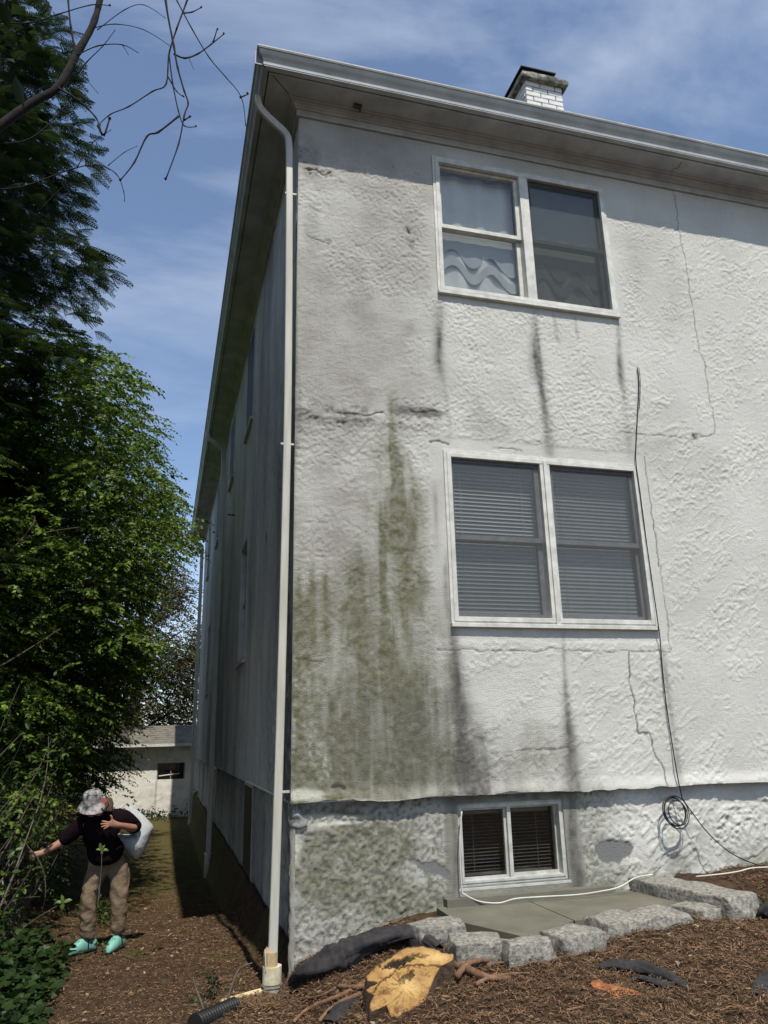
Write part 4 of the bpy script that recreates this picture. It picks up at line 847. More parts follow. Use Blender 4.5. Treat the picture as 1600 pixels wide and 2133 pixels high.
# dark limb with hanging bare twigs across the top left
bare = empty('bare_tree', (-4.9, .9, -.3), 'bare dark limb with hanging leafless twigs crossing the upper left sky', 'tree')
YB = 1.2
def pl(pts, y=YB, dy=0.0): return [onp(u, v, 1, y + dy * i) for i, (u, v) in enumerate(pts)]
mb = MB(); Pm = pl([(-420, 640), (-200, 420), (0, 262), (70, 212), (122, 180), (160, 112), (192, 55), (208, 0), (230, -120), (270, -300)])
P_ = spline(Pm, 5); mb.tube(P_, [.052 * (1 - .45 * i / len(P_)) * (1 + R.gauss(0, .05)) for i in range(len(P_))], 9)
q = Pm[0]; mb.tube([(-4.9, .9, -.6), (-4.85, .95, 1.6), tuple(q)], [.14, .11, .055], 9)
mb.build('limb', M['barkd'], bare, smooth=True)
tw = [([(338, -120), (345, 0), (362, 95), (370, 140), (384, 190), (392, 215), (384, 240), (372, 300), (345, 374)], 2.6), ([(420, -90), (390, 0), (368, 60), (352, 113), (346, 175), (318, 190), (268, 222), (230, 238), (203, 262)], 2.2),
      ([(372, 242), (330, 275), (306, 284), (280, 338), (250, 376)], 2.6), ([(362, 112), (385, 121), (412, 112), (440, 92), (466, 71)], 2.3), ([(444, 88), (452, 62)], 2.2), ([(368, 0), (400, 60), (436, 120), (470, 160), (503, 203), (512, 262)], 1.7), ([(500, 203), (517, 196)], 2.4),
      ([(383, 27), (400, 25), (418, 16)], 2.0), ([(352, 113), (360, 175), (372, 232), (384, 262), (408, 264)], 1.8), ([(384, 250), (394, 244)], 2.4), ([(350, 160), (368, 190), (383, 202)], 1.7), ([(392, 118), (404, 145)], .9),
      ([(122, 184), (165, 210), (200, 245), (205, 262)], 2.4), ([(160, 118), (148, 60), (142, 0), (140, -60)], 2.8), ([(140, 180), (180, 130), (215, 95), (240, 62)], 1.6), ([(160, 115), (205, 95), (255, 93), (288, 110)], 1.5), ([(255, 93), (268, 115)], 1.1),
      ([(195, 58), (240, 50), (300, 62), (358, 98)], 1.2), ([(203, 62), (260, 20), (300, 10), (345, 38)], 1.2), ([(155, 130), (180, 165), (205, 195)], 1.1), ([(205, 262), (216, 282), (228, 248)], 3.2), ([(0, 395), (60, 385), (140, 355), (200, 343), (242, 362), (258, 400), (259, 420)], 1.5), ([(225, 345), (258, 318), (286, 304)], 1.1),
      ([(0, 45), (60, 48), (120, 30), (190, 10), (230, 12)], 1.8), ([(0, 300), (60, 290), (110, 250), (150, 205)], 1.6), ([(80, 440), (150, 380), (210, 430)], .9), ([(160, 350), (190, 300), (232, 270)], 1.3)]
mb = MB()
for pts, w in tw:
    y = YB + R.uniform(-.15, .15); P_ = spline(pl(pts, y), 4); s = .0040 * w; mb.tube(P_, [s * (1.15 - .55 * i / (len(P_) - 1)) * (1.35 if i % 4 == 0 else 1) for i in range(len(P_))], 6)
    if w > 1.6:
        e = P_[-1]; mb.tube([e, e + Vector((R.uniform(-.02, .02), 0, .02))], s * 1.3, 5)
mb.build('twigs', M['barkd'], bare, smooth=True)
mb = MB()
for pts in ([(-120, 1230), (0, 1168), (40, 1130), (90, 1110), (165, 1098)], [(-100, 1440), (0, 1388), (60, 1352), (128, 1308)], [(40, 1130), (70, 1090), (72, 1075)]):
    P_ = spline(pl(pts, 3.1), 4); mb.tube(P_, [.013 * (1 - .75 * i / (len(P_) - 1)) for i in range(len(P_))], 6)
tag(mb.build('dead_branch', M['twig'], None, smooth=True), 'grey leafless branches poking through the leafy tree at left', 'branch')

# ground cover bottom left, weeds near shed
n = 2600; P = box_pts(n, (-3.1, -1.35), (-.9, 2.3), (0, 1)); hgt = np.interp(P[:, 0], [-3.0, -2.2, -1.7, -1.4], [.55, .38, .16, .03]) ; u_, v_, z_ = proj(np.stack([P[:, 0], P[:, 1], ground_z(P[:, 0], P[:, 1]) + hgt], -1))
P[:, 2] = ground_z(P[:, 0], P[:, 1]) + hgt * P[:, 2]; k = (u_ < np.interp(v_, [1500, 1850, 1950, 2050, 2133], [60, 110, 150, 105, 45]) + rng.normal(size=n) * 14); P = P[k]
Pn = np.repeat(P, 3, 0) + rng.normal(size=(len(P) * 3, 3)) * .02; Dn = rng.normal(size=(len(Pn), 3)); Dn[:, 2] = abs(Dn[:, 2]) * .3
V, F, rv = leaves_mesh(Pn, Dn, rng.uniform(.04, .09, len(Pn)), wid=.42, big=True); tag(raw('ground_cover', V, F, M['leafd'], None, dict(rnd=rv)), 'lobed green ground cover spilling onto the path at lower left', 'ground cover', kind='stuff')
n = 500; c = gp(318, 1706); P = rng.normal(size=(n, 3)) * np.array([.55, .5, .14]) + np.array([c[0] - .15, c[1], 0]); P[:, 2] = ground_z(P[:, 0], P[:, 1]) + abs(P[:, 2]); Dn = rng.normal(size=P.shape); Dn[:, 2] = abs(Dn[:, 2])
V, F, rv = leaves_mesh(P, Dn, rng.uniform(.05, .12, n), wid=.35); tag(raw('weed_patch', V, F, M['leafd'], None, dict(rnd=rv)), 'patch of low weeds at the foot of the shed', 'weeds', kind='stuff')

# ------------------------------------------------------------------ mulch, litter
def shreds(name, n, xr, yr, m, lmin, lmax, wmin, wmax, lift, label, acc=None):
    x = rng.uniform(*xr, n); y = rng.uniform(*yr, n)
    if acc is not None: k = acc(x, y); x = x[k]; y = y[k]; n = len(x)
    z = ground_z(x, y) + (fbm(x * 2.2, y * 2.2, 3, 3) - .5) * .07 + (fbm(x * 11, y * 11, 9, 3) - .5) * .035 + rng.uniform(0, lift, n)
    a = rng.uniform(0, 6.283, n); L_ = rng.uniform(lmin, lmax, n); w = rng.uniform(wmin, wmax, n); tilt = rng.normal(0, .22, n); d = np.stack([np.cos(a), np.sin(a), tilt], -1); s = np.stack([-np.sin(a), np.cos(a), rng.normal(0, .4, n)], -1)
    c = np.stack([x, y, z], -1); bend = rng.normal(0, .25, n)
    p = [c - d * (L_ / 2)[:, None], c + s * (bend * L_ * .5)[:, None] + np.array([0, 0, .004]), c + d * (L_ / 2)[:, None]]
    V = np.stack([p[0] - s * (w / 2)[:, None], p[0] + s * (w / 2)[:, None], p[1] - s * (w / 2)[:, None], p[1] + s * (w / 2)[:, None], p[2]], 1).reshape(-1, 3)
    F = (np.arange(n)[:, None, None] * 5 + np.array([[0, 1, 3], [0, 3, 2], [2, 3, 4]])[None]).reshape(-1, 3)
    return tag(raw(name, V, F, m, None, dict(rnd=np.repeat(rng.beta(1.1, 2.2, n), 5))), label, 'mulch', kind='stuff')
slab_z = .335
# ------------------------------------------------------------------ slabs and granite edging
patio = empty('patio', (2.2, -.35, slab_z), kind='structure')
def polyprism(pts, z0, z1): 
    n = len(pts); return MB().add([(x, y, z0) for x, y in pts] + [(x, y, z1) for x, y in pts], [tuple(range(n))[::-1], tuple(range(n, 2 * n))] + [(i, (i + 1) % n, n + (i + 1) % n, n + i) for i in range(n)])
def gz(u, v, z=slab_z): p = onp(u, v, 2, z); return (p[0], p[1])
s1a, s1b = gz(1122, 1886), gz(1195, 1918)
A0 = gz(965, 1915); A1 = gz(1100, 1952)
polyprism([(A0[0] - .05, .03), (s1a[0] - .004, .03), s1b, (A1[0], A1[1] - .03), (A0[0] - .06, A0[1] - .03)], slab_z - .1, slab_z).build('slab', M['slab'], patio)
e1 = gz(1432, 1868); e2 = gz(1395, 1900); e3 = gz(1340, 1835)
polyprism([(s1a[0] + .004, .03), (e3[0] + .45, .03), (e1[0] + .30, e1[1] + .1), (e1[0] + .05, e1[1]), (e2[0], e2[1] - .02), (s1b[0] + .01, s1b[1])], slab_z - .1, slab_z).build('slab', M['slab'], patio)
MB().box(1.2, 2.62, -.02, .075, slab_z - .05, slab_z + .055).build('window_kerb', M['slab'], patio)
stones = [  # u0,u1 (left/right ends), v top, v bottom, depth, rot, label
 (836, 950, 1912, 1952, .20, .05, 'tilted granite block against the wall at the left end of the edging'),
 (912, 1026, 1940, 1990, .20, -.10, 'granite block touching the black fabric at the left front of the slab'),
 (1024, 1130, 1948, 1987, .18, .00, 'low flat granite block, second in the front row from the fabric'),
 (1108, 1224, 1925, 1979, .20, .16, 'granite block under the seam between the slabs'),
 (1192, 1314, 1897, 1956, .22, .12, 'pale granite block in the middle of the edging, just right of the seam'),
 (1288, 1396, 1888, 1941, .20, .08, 'rounded granite block left of the one at the bend'),
 (1374, 1486, 1872, 1933, .20, .22, 'short granite block at the bend beside the longest one')]
for i, (u0, u1, vt, vb, dp, ro, lab) in enumerate(stones):
    cu = (u0 + u1) / 2; zt_ = slab_z + .03; pbk = onp(cu, vt + 2, 2, zt_); pfr = onp(cu, vt + .50 * (vb - vt), 2, zt_ - .01); dp = min(pbk[1] - pfr[1] + .02, .30)
    yf = pbk[1] - dp; zb_ = onp(cu, vb, 1, yf)[2] - .10; sc = ((pfr - CAM) @ FW) / FOC; wd = (u1 - u0) * sc * .97; h = zt_ - zb_
    print('stone', i, 'y', round(pbk[1], 2), round(yf, 2), 'zbot', round(zb_ + .1, 3), 'ground', round(float(ground_z(pfr[0], yf)), 3))
    tag(lump('edging_stone', (pbk[0] + .02, (pbk[1] + yf) / 2, (zt_ + zb_) / 2), (wd, dp + .02, h), M['granite'], None, .024, 10 + i, 16, ro, power=.24, fr=6.5), lab, 'stone block', 'granite blocks edging the slab')
pa = onp(1340, 1838, 2, slab_z + .05); pb = onp(1530, 1888, 2, slab_z + .02); cc = (pa + pb) / 2; vec = pb - pa
tag(lump('edging_stone', (cc[0] + .02, cc[1] - .02, slab_z - .05), (np.hypot(vec[0], vec[1]) + .16, .32, .30), M['granite'], None, .022, 33, 14, math.atan2(vec[1], vec[0]), power=.18, fr=7), 'longest granite block running from the wall out to the right', 'stone block', 'granite blocks edging the slab')

# ------------------------------------------------------------------ big stump
base = gp(842, 2075); C0 = Vector((base[0], base[1] + .06, base[2] + .21))
nrm = Vector((-.10, -.62, .78)).normalized()
def onplane(u, v):
    d = Vector(ray(u, v)); o = Vector(CAM); return o + d * ((C0 - o).dot(nrm) / d.dot(nrm))
out = [(200, 530), (240, 485), (300, 430), (420, 350), (560, 260), (700, 230), (780, 240), (860, 252), (940, 285), (1060, 310), (1062, 335), (1045, 378), (935, 432), (900, 490), (865, 560), (830, 650), (800, 730), (770, 810), (720, 878), (660, 872), (605, 885), (560, 950), (480, 975), (435, 910), (415, 850), (400, 815), (330, 850), (255, 880), (232, 840), (245, 780), (280, 715), (215, 690), (200, 660), (300, 588), (215, 580)]
tz = lambda p: (720 + p[0] / 4.706, 1920 + p[1] / 4.706)
OP = [onplane(*tz(p)) for p in out]; CT = onplane(*tz((590, 590)))
def resample(P, n):
    P = P + [P[0]]; d = [0]
    for a, b in zip(P[:-1], P[1:]): d.append(d[-1] + (b - a).length)
    o = []
    for k in range(n):
        t = d[-1] * k / n; i = max(j for j in range(len(d)) if d[j] <= t); f = (t - d[i]) / (d[i + 1] - d[i] + 1e-9); o.append(P[i].lerp(P[i + 1], f))
    return o
OP2 = resample(OP, 300); nr_ = 80; n2 = len(OP2)
_t = np.linspace(0, 1, nr_ + 1)[:, None, None]; _o = np.array([p[:] for p in OP2])[None]; Q = np.array(CT[:]) * (1 - _t) + _o * _t; Q = Q.reshape(-1, 3); T_ = np.repeat(np.linspace(0, 1, nr_ + 1), n2)
u_, v_, _ = proj(Q); X_ = (u_ - 720) * 4.706; Y_ = (v_ - 1920) * 4.706; hol = np.zeros(len(Q)); fz_ = (fbm(X_ * .03, Y_ * .03, 3, 3) - .5)
for (cx_, cy_, rx, ry, an) in ((535, 388, 215, 42, -.32), (605, 535, 112, 38, -.5), (770, 330, 60, 14, -.2), (250, 612, 70, 24, -.4)):
    dx, dy = X_ - cx_, Y_ - cy_; a_ = dx * math.cos(an) + dy * math.sin(an); b_ = -dx * math.sin(an) + dy * math.cos(an)
    hol = np.maximum(hol, 1 - np.clip((np.hypot(a_ / rx, b_ / ry) + fz_ * 1.3 - .8) / .15, 0, 1))
crv = [(190, 690), (270, 690), (350, 590), (430, 530), (510, 450), (600, 428), (700, 412), (800, 425), (930, 425)]
dcr = dist_poly(X_ + fz_ * 30, Y_ + fz_ * 30, crv); crev = 1 - sm(3, 12, dcr)
rr_ = np.hypot(X_ - 590, Y_ - 640); th = np.arctan2(Y_ - 640, X_ - 590)
fib = sm(.60, .68, fbm(th * 9, rr_ * .012, 7, 3)) * sm(20, 60, rr_) * (1 - sm(200, 330, rr_))
ringw = .5 + .5 * np.sin(T_ * 95 + 9 * fbm(X_ * .008, Y_ * .008, 2, 3))
rg = np.clip(fib * .75 + ringw * .22 + crev * .9 + (T_ > .972) * .9 + ((T_ > .93) & (T_ < .945)) * .4 + .35 * sm(.55, .7, fbm(X_ * .012, Y_ * .03, 12, 4)), 0, 1)
hol = np.clip(hol + crev * .5, 0, 1)
lm = np.clip(.8 * np.exp(-((X_ - 600) / 120) ** 2 - ((Y_ - 620) / 90) ** 2) + .7 * np.exp(-((X_ - 880) / 150) ** 2 - ((Y_ - 340) / 60) ** 2) + .4 * np.exp(-((X_ - 450) / 60) ** 2 - ((Y_ - 470) / 30) ** 2), 0, 1)
hgt_ = (fbm(X_ * .02, Y_ * .02, 5, 4) - .5) * .022 - .03 * hol - .006 * fib - .012 * crev + hol * fbm(X_ * .12, Y_ * .12, 8, 2) * .02
V = [Vector(q) + nrm * float(h) for q, h in zip(Q, hgt_)]; Fq = []
for i in range(nr_):
    for j in range(n2): Fq.append((i * n2 + j, i * n2 + (j + 1) % n2, (i + 1) * n2 + (j + 1) % n2, (i + 1) * n2 + j))
stump = empty('tree_stump', (C0.x, C0.y, base[2] - .1), 'large freshly cut yellow stump with lobed outline and dark hollows', 'tree stump')
raw('cut_face', np.array([v[:] for v in V]), Fq, M['wood'], stump, dict(hollow=hol, ring=np.clip(rg, 0, 1), lime=np.clip(lm, 0, 1)), smooth=True)
V = []; Fq = []; nl_ = 7
for i in range(nl_ + 1):
    t = i / nl_
    for j, p in enumerate(OP2):
        f = 1 + .02 * (i > 0) + .05 * t; q = CT.lerp(p, f); nz2 = (float(fbm(j * .25, i * .8, 17, 3)) - .5) * .03 * min(1, i); q = q + (p - CT).normalized() * nz2
        zb2 = min(p.z - .02, float(ground_z(q.x, q.y)) - .12); V.append((q.x, q.y + .05 * t, p.z + (zb2 - p.z) * t - .001))
for i in range(nl_):
    for j in range(n2): Fq.append((i * n2 + j, i * n2 + (j + 1) % n2, (i + 1) * n2 + (j + 1) % n2, (i + 1) * n2 + j))
raw('bark', np.array(V), Fq, M['bark'], stump, smooth=True)
# mulch and litter, kept clear of the stump
def outside(x, y): return ~((x > 0) & (y > .05)) & ~inpoly(x, y, [(p.x, p.y) for p in OP]) & ~((x > .95) & (x < 3.55) & (y > -.78)) 
shreds('bark_mulch', 70000, (-.5, 5.0), (-2.6, .05), M['mulch'], .015, .060, .002, .006, .02, 'shredded brown bark mulch covering the bed in front of the house', outside)
shreds('bark_mulch', 42000, (-2.6, .0), (-1.6, 7), M['mulch'], .012, .045, .002, .006, .006, 'fine dark mulch crumbs strewn over the side path', outside)
shreds('leaf_litter', 1500, (-2.4, 5.0), (-2.2, 6), M['litter'], .015, .05, .008, .022, .02, 'pale dry leaf bits and chips scattered over soil and mulch', outside)

# roots
def groundline(pts, lift=.01, n=6):
    P = []
    for (u, v) in pts: p = gp(u, v); P.append((p[0], p[1], p[2] + lift))
    return spline(P, n)
def root(pts, r0, r1, lab, nm='root', m='root', cat='root', lift=.012, grp='exposed roots around the stump'):
    P = groundline(pts, lift); k = len(P); mb = MB(); mb.tube(P, [(r0 + (r1 - r0) * i / (k - 1)) * (1 + R.gauss(0, .08)) for i in range(k)], 8); return tag(mb.build(nm, M[m], None, smooth=True), lab, cat, grp)
root([(935, 2005), (975, 2025), (1020, 2042), (1065, 2042)], .034, .012, 'thickest root running right from the big stump')
root([(952, 2048), (975, 2022), (1000, 2015), (1020, 2014)], .020, .013, 'short thick root crossing over the thickest root', lift=.035)
root([(992, 2056), (1020, 2042), (1060, 2034), (1104, 2032)], .014, .006, 'thin root right of the crossing pair')
root([(945, 2003), (975, 2006), (985, 2004)], .012, .008, 'stubby root just behind the thickest root', lift=.02)
root([(1015, 2016), (1040, 2010), (1075, 2013)], .010, .005, 'faint root end pointing right behind the crossing')
root([(758, 2052), (725, 2072), (690, 2086), (640, 2108), (612, 2133)], .018, .010, 'long root running left from the big stump to the picture edge')
root([(760, 2066), (735, 2068), (705, 2066)], .016, .012, 'short broken root left of the big stump', lift=.03)
root([(752, 2075), (715, 2090), (685, 2110), (665, 2133)], .016, .010, 'root curving down from the left of the stump')
root([(700, 2062), (670, 2078), (640, 2084)], .008, .005, 'thin root lying across the torn fabric strip')
root([(735, 2048), (712, 2060), (700, 2074)], .009, .006, 'thin dark root close to the black fabric fold')

# small red stump
b2 = gp(1262, 2078); s2 = empty('tree_stump', (b2[0], b2[1], b2[2] - .05), 'small orange-red cut stump half buried in mulch', 'tree stump')
C1 = Vector((b2[0], b2[1] + .05, b2[2] + .045)); n1_ = Vector((-.1, -.5, .85)).normalized()
def onpl1(u, v):
    d = Vector(ray(u, v)); o = Vector(CAM); return o + d * ((C1 - o).dot(n1_) / d.dot(n1_))
ol = [(1230, 2048), (1236, 2042), (1248, 2041), (1258, 2047), (1270, 2050), (1285, 2054), (1310, 2060), (1332, 2066), (1338, 2072), (1320, 2073), (1306, 2078), (1290, 2079), (1275, 2072), (1262, 2064), (1248, 2060), (1236, 2057)]
Pp = resample([onpl1(*p) for p in ol], 60); ct = onpl1(1272, 2062); V = [ct[:]] + [p[:] for p in Pp] + [(p.x * 1.0 + (p.x - ct.x) * .08, p.y - .02, p.z - .14) for p in Pp]; n_ = 60
raw('cut_face', np.array(V[:1 + n_]), [(0, 1 + j, 1 + (j + 1) % n_) for j in range(n_)], M['wood2'], s2); raw('bark', np.array(V[1:]), [(j, (j + 1) % n_, n_ + (j + 1) % n_, n_ + j) for j in range(n_)], mat('red_bark', (.16, .07, .035), (.07, .03, .018), .9, 20, .01, 30), s2)

# ------------------------------------------------------------------ landscape fabric, pipes, boards
def cloth(name, pts, lab, flat=.55, nseg=5, cat='landscape fabric', m='fabric', lift=0, amp=.35):
    P = []; rad = []
    for (u, v, r, h) in pts: p = gp(u, v); P.append((p[0], p[1], p[2] + h)); rad.append(r)
    Q = spline(P, nseg * 2); k = len(Q); rr_ = [float(np.interp(i / (k - 1) * (len(rad) - 1), range(len(rad)), rad)) for i in range(k)]
    V = []; Fq = []; n = 22
    for i, p in enumerate(Q):
        d = (Q[min(i + 1, k - 1)] - Q[max(0, i - 1)]).normalized(); a = d.cross(Vector((0, 0, 1))).normalized(); c = a.cross(d)
        for j in range(n):
            t = 2 * math.pi * j / n; f = 1 + amp * (float(fbm(i * .18, j * .8, 5, 3)) - .5) * 2; f *= 1 + .14 * math.sin(3 * t + i * .15) + .22 * (float(fbm(i * .9, j * .5 + i * .2, 25, 2)) - .5)
            V.append(p + a * math.cos(t) * rr_[i] * f + c * math.sin(t) * rr_[i] * f * flat)
    for i in range(k - 1):
        for j in range(n): Fq.append((i * n + j, i * n + (j + 1) % n, (i + 1) * n + (j + 1) % n, (i + 1) * n + j))
    return tag(raw(name, np.array([v[:] for v in V]), Fq, M[m], None, smooth=True), lab, cat)
cloth('landscape_fabric', [(606, 2052, .02, .02), (640, 2040, .08, .05), (680, 2028, .12, .07), (720, 2014, .13, .08), (770, 1996, .11, .09), (820, 1980, .09, .09), (870, 1972, .06, .08), (915, 1985, .03, .03)], 'thick folded black landscape fabric heaped along the wall beside the big stump', .62)
cloth('landscape_fabric', [(478, 2118, .05, .0), (520, 2100, .06, .004), (560, 2088, .055, .006), (605, 2070, .05, .006), (630, 2062, .03, 0)], 'flat black fabric strip at the foot of the drain socket', .16)
cloth('landscape_fabric', [(745, 2076, .03, .004), (725, 2092, .06, .004), (705, 2112, .07, .004), (690, 2130, .06, .004)], 'torn black fabric scrap left of the big stump', .12)
cloth('landscape_fabric', [(1248, 2022, .02, .02), (1290, 2022, .045, .03), (1340, 2028, .05, .03), (1390, 2042, .045, .02), (1435, 2062, .02, .0)], 'rolled black fabric lying on the mulch behind the small red stump', .6)
cloth('landscape_fabric', [(1310, 2034, .015, .0), (1345, 2042, .03, .01), (1380, 2052, .04, .01), (1400, 2060, .035, .0)], 'loose flap of black fabric in front of the rolled one', .3)
cloth('landscape_fabric', [(1575, 2085, .03, .02), (1600, 2055, .045, .03), (1640, 2020, .05, .03)], 'black fabric roll at the right edge of the picture', .6)
cloth('landscape_fabric', [(1585, 1912, .05, .03), (1610, 1915, .08, .05), (1650, 1925, .09, .05)], 'crumpled dark fabric right of the longest granite block', .7)
# corrugated pipe
p0 = gp(487, 2108); p1 = gp(405, 2145); P0 = Vector((p0[0], p0[1], p0[2] + .03)); P1 = Vector((p1[0], p1[1], p1[2] + .03)); n = 60
mb = MB(); mb.tube([P0.lerp(P1, i / n) for i in range(n + 1)], [.045 + (.008 if i % 4 < 2 else 0) for i in range(n + 1)], 20); tag(mb.build('corrugated_pipe', M['black'], None), 'black corrugated drain pipe at the bottom edge', 'pipe')
a, b = gp(458, 2096), gp(548, 2074); d = Vector(b - a); s = Vector((0, 1, 0)) * .035; A_, B_ = Vector(a) + Vector((0, 0, .015)), Vector(b) + Vector((0, 0, .02))
mb = MB(); mb.add([A_ - s * .5, B_ - s, B_ + s, A_ + s * .6, A_ - s * .5 + Vector((0, 0, .02)), B_ - s + Vector((0, 0, .022)), B_ + s + Vector((0, 0, .022)), A_ + s * .6 + Vector((0, 0, .02))], [(0, 1, 2, 3), (4, 7, 6, 5), (0, 4, 5, 1), (1, 5, 6, 2), (2, 6, 7, 3), (3, 7, 4, 0)])
tag(mb.build('trim_board', mat('cream_board', (.72, .64, .38), (.62, .52, .28), .7, 12, .002, 30), None, bevel=.004), 'cream broken trim board lying beside the drain socket', 'board')
# sticks, saplings
def stick(pts, r, lab, y=None, nm='stick', m='twig'):
    P = []
    for i, (u, v) in enumerate(pts):
        if i == 0: p = gp(u, v); y0 = p[1]
        P.append(p if i == 0 else onp(u, v, 1, y0 + .02 * i))
    Q = spline(P, 5); mb = MB(); mb.tube(Q, [r * (1 - .6 * i / (len(Q) - 1)) for i in range(len(Q))], 6); return tag(mb.build(nm, M[m], None, smooth=True), lab, 'stick', 'sticks standing in the lower foreground')
stick([(432, 2130), (418, 2085), (408, 2060), (402, 2035)], .010, 'pale upright stick left of the corrugated pipe')
stick([(440, 2125), (432, 2095), (428, 2078)], .007, 'short pale stick beside the taller pale one')
stick([(466, 2110), (478, 2070), (490, 2035), (502, 2015), (526, 2006)], .009, 'dark forked sapling stick rising in front of the drain socket')
def weed(u, v, h, w, n, lab, m='shrubleaf', s=.03):
    g0 = gp(u, v); e = empty('weed', tuple(g0), lab, 'weed'); mb = MB(); mb.tube([g0, g0 + np.array([.01, 0, h * .6]), g0 + np.array([.0, 0, h])], [.004, .003, .002], 5); mb.build('stem', M['twig'], e)
    P = g0 + rng.normal(size=(n, 3)) * np.array([w, w, 0]) + np.stack([0 * np.arange(n), 0 * np.arange(n), rng.uniform(.2, 1, n) * h], -1); V, F, rv = leaves_mesh(P, rng.normal(size=(n, 3)), rng.uniform(.6, 1.2, n) * s, wid=.3); raw('leaves', V, F, M[m], e, dict(rnd=rv * .6))
weed(443, 2085, .17, .035, 110, 'small dark green seedling left of the drain socket', 'leafd', .03)
weed(402, 2098, .05, .04, 40, 'tiny low weed near the pale upright stick')
weed(305, 1990, .02, .06, 14, 'pale flat weed leaves lying on the path right of the person', 's' and 'shrubleaf', .10)
weed(212, 1985, .10, .05, 14, 'little weed between the two clogs', 'shrubleaf', .05)
weed(1580, 1890, .05, .10, 200, 'mossy green tuft at the right edge beyond the granite', 'shrubleaf', .03)
g0 = gp(215, 1925); n = 260; P = rng.normal(size=(n, 3)) * np.array([.11, .22, 0]) + g0; P[:, 2] = ground_z(P[:, 0], P[:, 1]) + rng.uniform(0, .28, n); V, F, rv = leaves_mesh(P, rng.normal(size=(n, 3)), rng.uniform(.03, .06, n), wid=.35); P[:, 1] += .3
tag(raw('weed_patch', V, F, M['shrubleaf'], None, dict(rnd=rv * .7)), 'weeds showing between the person\'s legs', 'weeds', kind='stuff')
# loose sticks and chips in mulch
tag(root([(1180, 2110), (1230, 2100), (1290, 2095)], .006, .004, 'x'), 'thin twig lying on the mulch below the small stump', 'twig', 'loose twigs on the mulch'); 
for (pp, lab) in (([(1085, 2010), (1130, 1990), (1160, 1985)], 'thin twig on the mulch below the slab seam'), ([(1500, 2110), (1540, 2100), (1590, 2110)], 'dark twig at the lower right of the mulch'), ([(1380, 1995), (1430, 1975), (1470, 1970)], 'thin twig on the mulch below the bend stone'), ([(560, 2120), (600, 2100), (640, 2100)], 'twig lying on mulch under the black fabric strip')):
    root(pp, .005, .003, lab, 'twig', 'root', 'twig', .01, 'loose twigs on the mulch')

# ------------------------------------------------------------------ cables
def wallpts(pts, off=.018): return [np.array([*onp(u, v, 1, -off)]) for u, v in pts]
mb = MB(); Pc = [np.array(onp(u, v, 1, -o)) for u, v, o in ((1328, 765, .016), (1331, 800, .016), (1328, 870, .018), (1325, 930, .022), (1325, 965, .030), (1334, 1030, .034), (1347, 1130, .034), (1359, 1215, .034), (1371, 1300, .052), (1375, 1330, .04), (1378, 1370, .022), (1387, 1460, .018), (1402, 1560, .022), (1413, 1625, .050), (1421, 1662, .055))]
mb.tube(spline(Pc, 6), .0052, 6)
mb.tube(spline([p + np.array([.012, 0, 0]) for p in wallpts([(1329, 766), (1332, 800), (1330, 850)], .02)], 6), .003, 6)
cc = onp(1404, 1690, 1, -.05)
for k in range(4):
    rr_ = .107 + .006 * k * (-1) ** k; mb.tube([(cc[0] + .004 * k + rr_ * math.cos(a) , cc[1] - .012 * k + .02 * math.sin(a), cc[2] - .003 * k + rr_ * 1.08 * math.sin(a)) for a in [i * math.pi / 20 for i in range(41)]], .0048, 6)
Pd = [onp(1421, 1662, 1, -.03), onp(1440, 1690, 1, -.05), onp(1475, 1735, 1, -.10), onp(1520, 1775, 1, -.16), onp(1565, 1797, 1, -.2), onp(1600, 1806, 1, -.2), onp(1650, 1812, 1, -.2)]
mb.tube(spline(Pd, 6), .0048, 6); tag(mb.build('cable', M['cable'], None, smooth=True), 'black cable hanging down the wall with a coil above the ground', 'cable')
mb = MB(); Pw = [onp(u, v, 1, y) for (u, v, y) in ((962, 1690, 0), (958, 1760, .0), (962, 1850, .0), (970, 1864, -.01), (1000, 1878, -.03), (1040, 1881, -.05), (1075, 1872, -.07), (1130, 1868, -.07), (1200, 1864, -.08), (1250, 1857, -.09), (1290, 1848, -.1), (1325, 1828, -.10), (1360, 1822, -.09))]
mb.tube(spline(Pw, 5), .0055, 6); Pw = [onp(u, v, 1, y) for (u, v, y) in ((1450, 1826, -.2), (1500, 1821, -.22), (1540, 1815, -.22), (1570, 1808, -.22), (1640, 1805, -.22))]; mb.tube(spline(Pw, 5), .0055, 6)
tag(mb.build('cable', M['wcable'], None, smooth=True), 'white cable trailing from the basement window over the slab', 'cable')
mb = MB()
for (v0, v1) in ((1211, 1206), (1216, 1212)):
    a, b = onp(-200, v0 + 6, 1, 34), onp(900, v1 - 3, 1, 34); mb.tube([tuple(Vector(a).lerp(Vector(b), i / 12) - Vector((0, 0, .5 * math.sin(math.pi * i / 12)))) for i in range(13)], .018, 5)
tag(mb.build('overhead_wire', M['cable'], None), 'thin overhead wires in the distance between trees and house', 'wire')

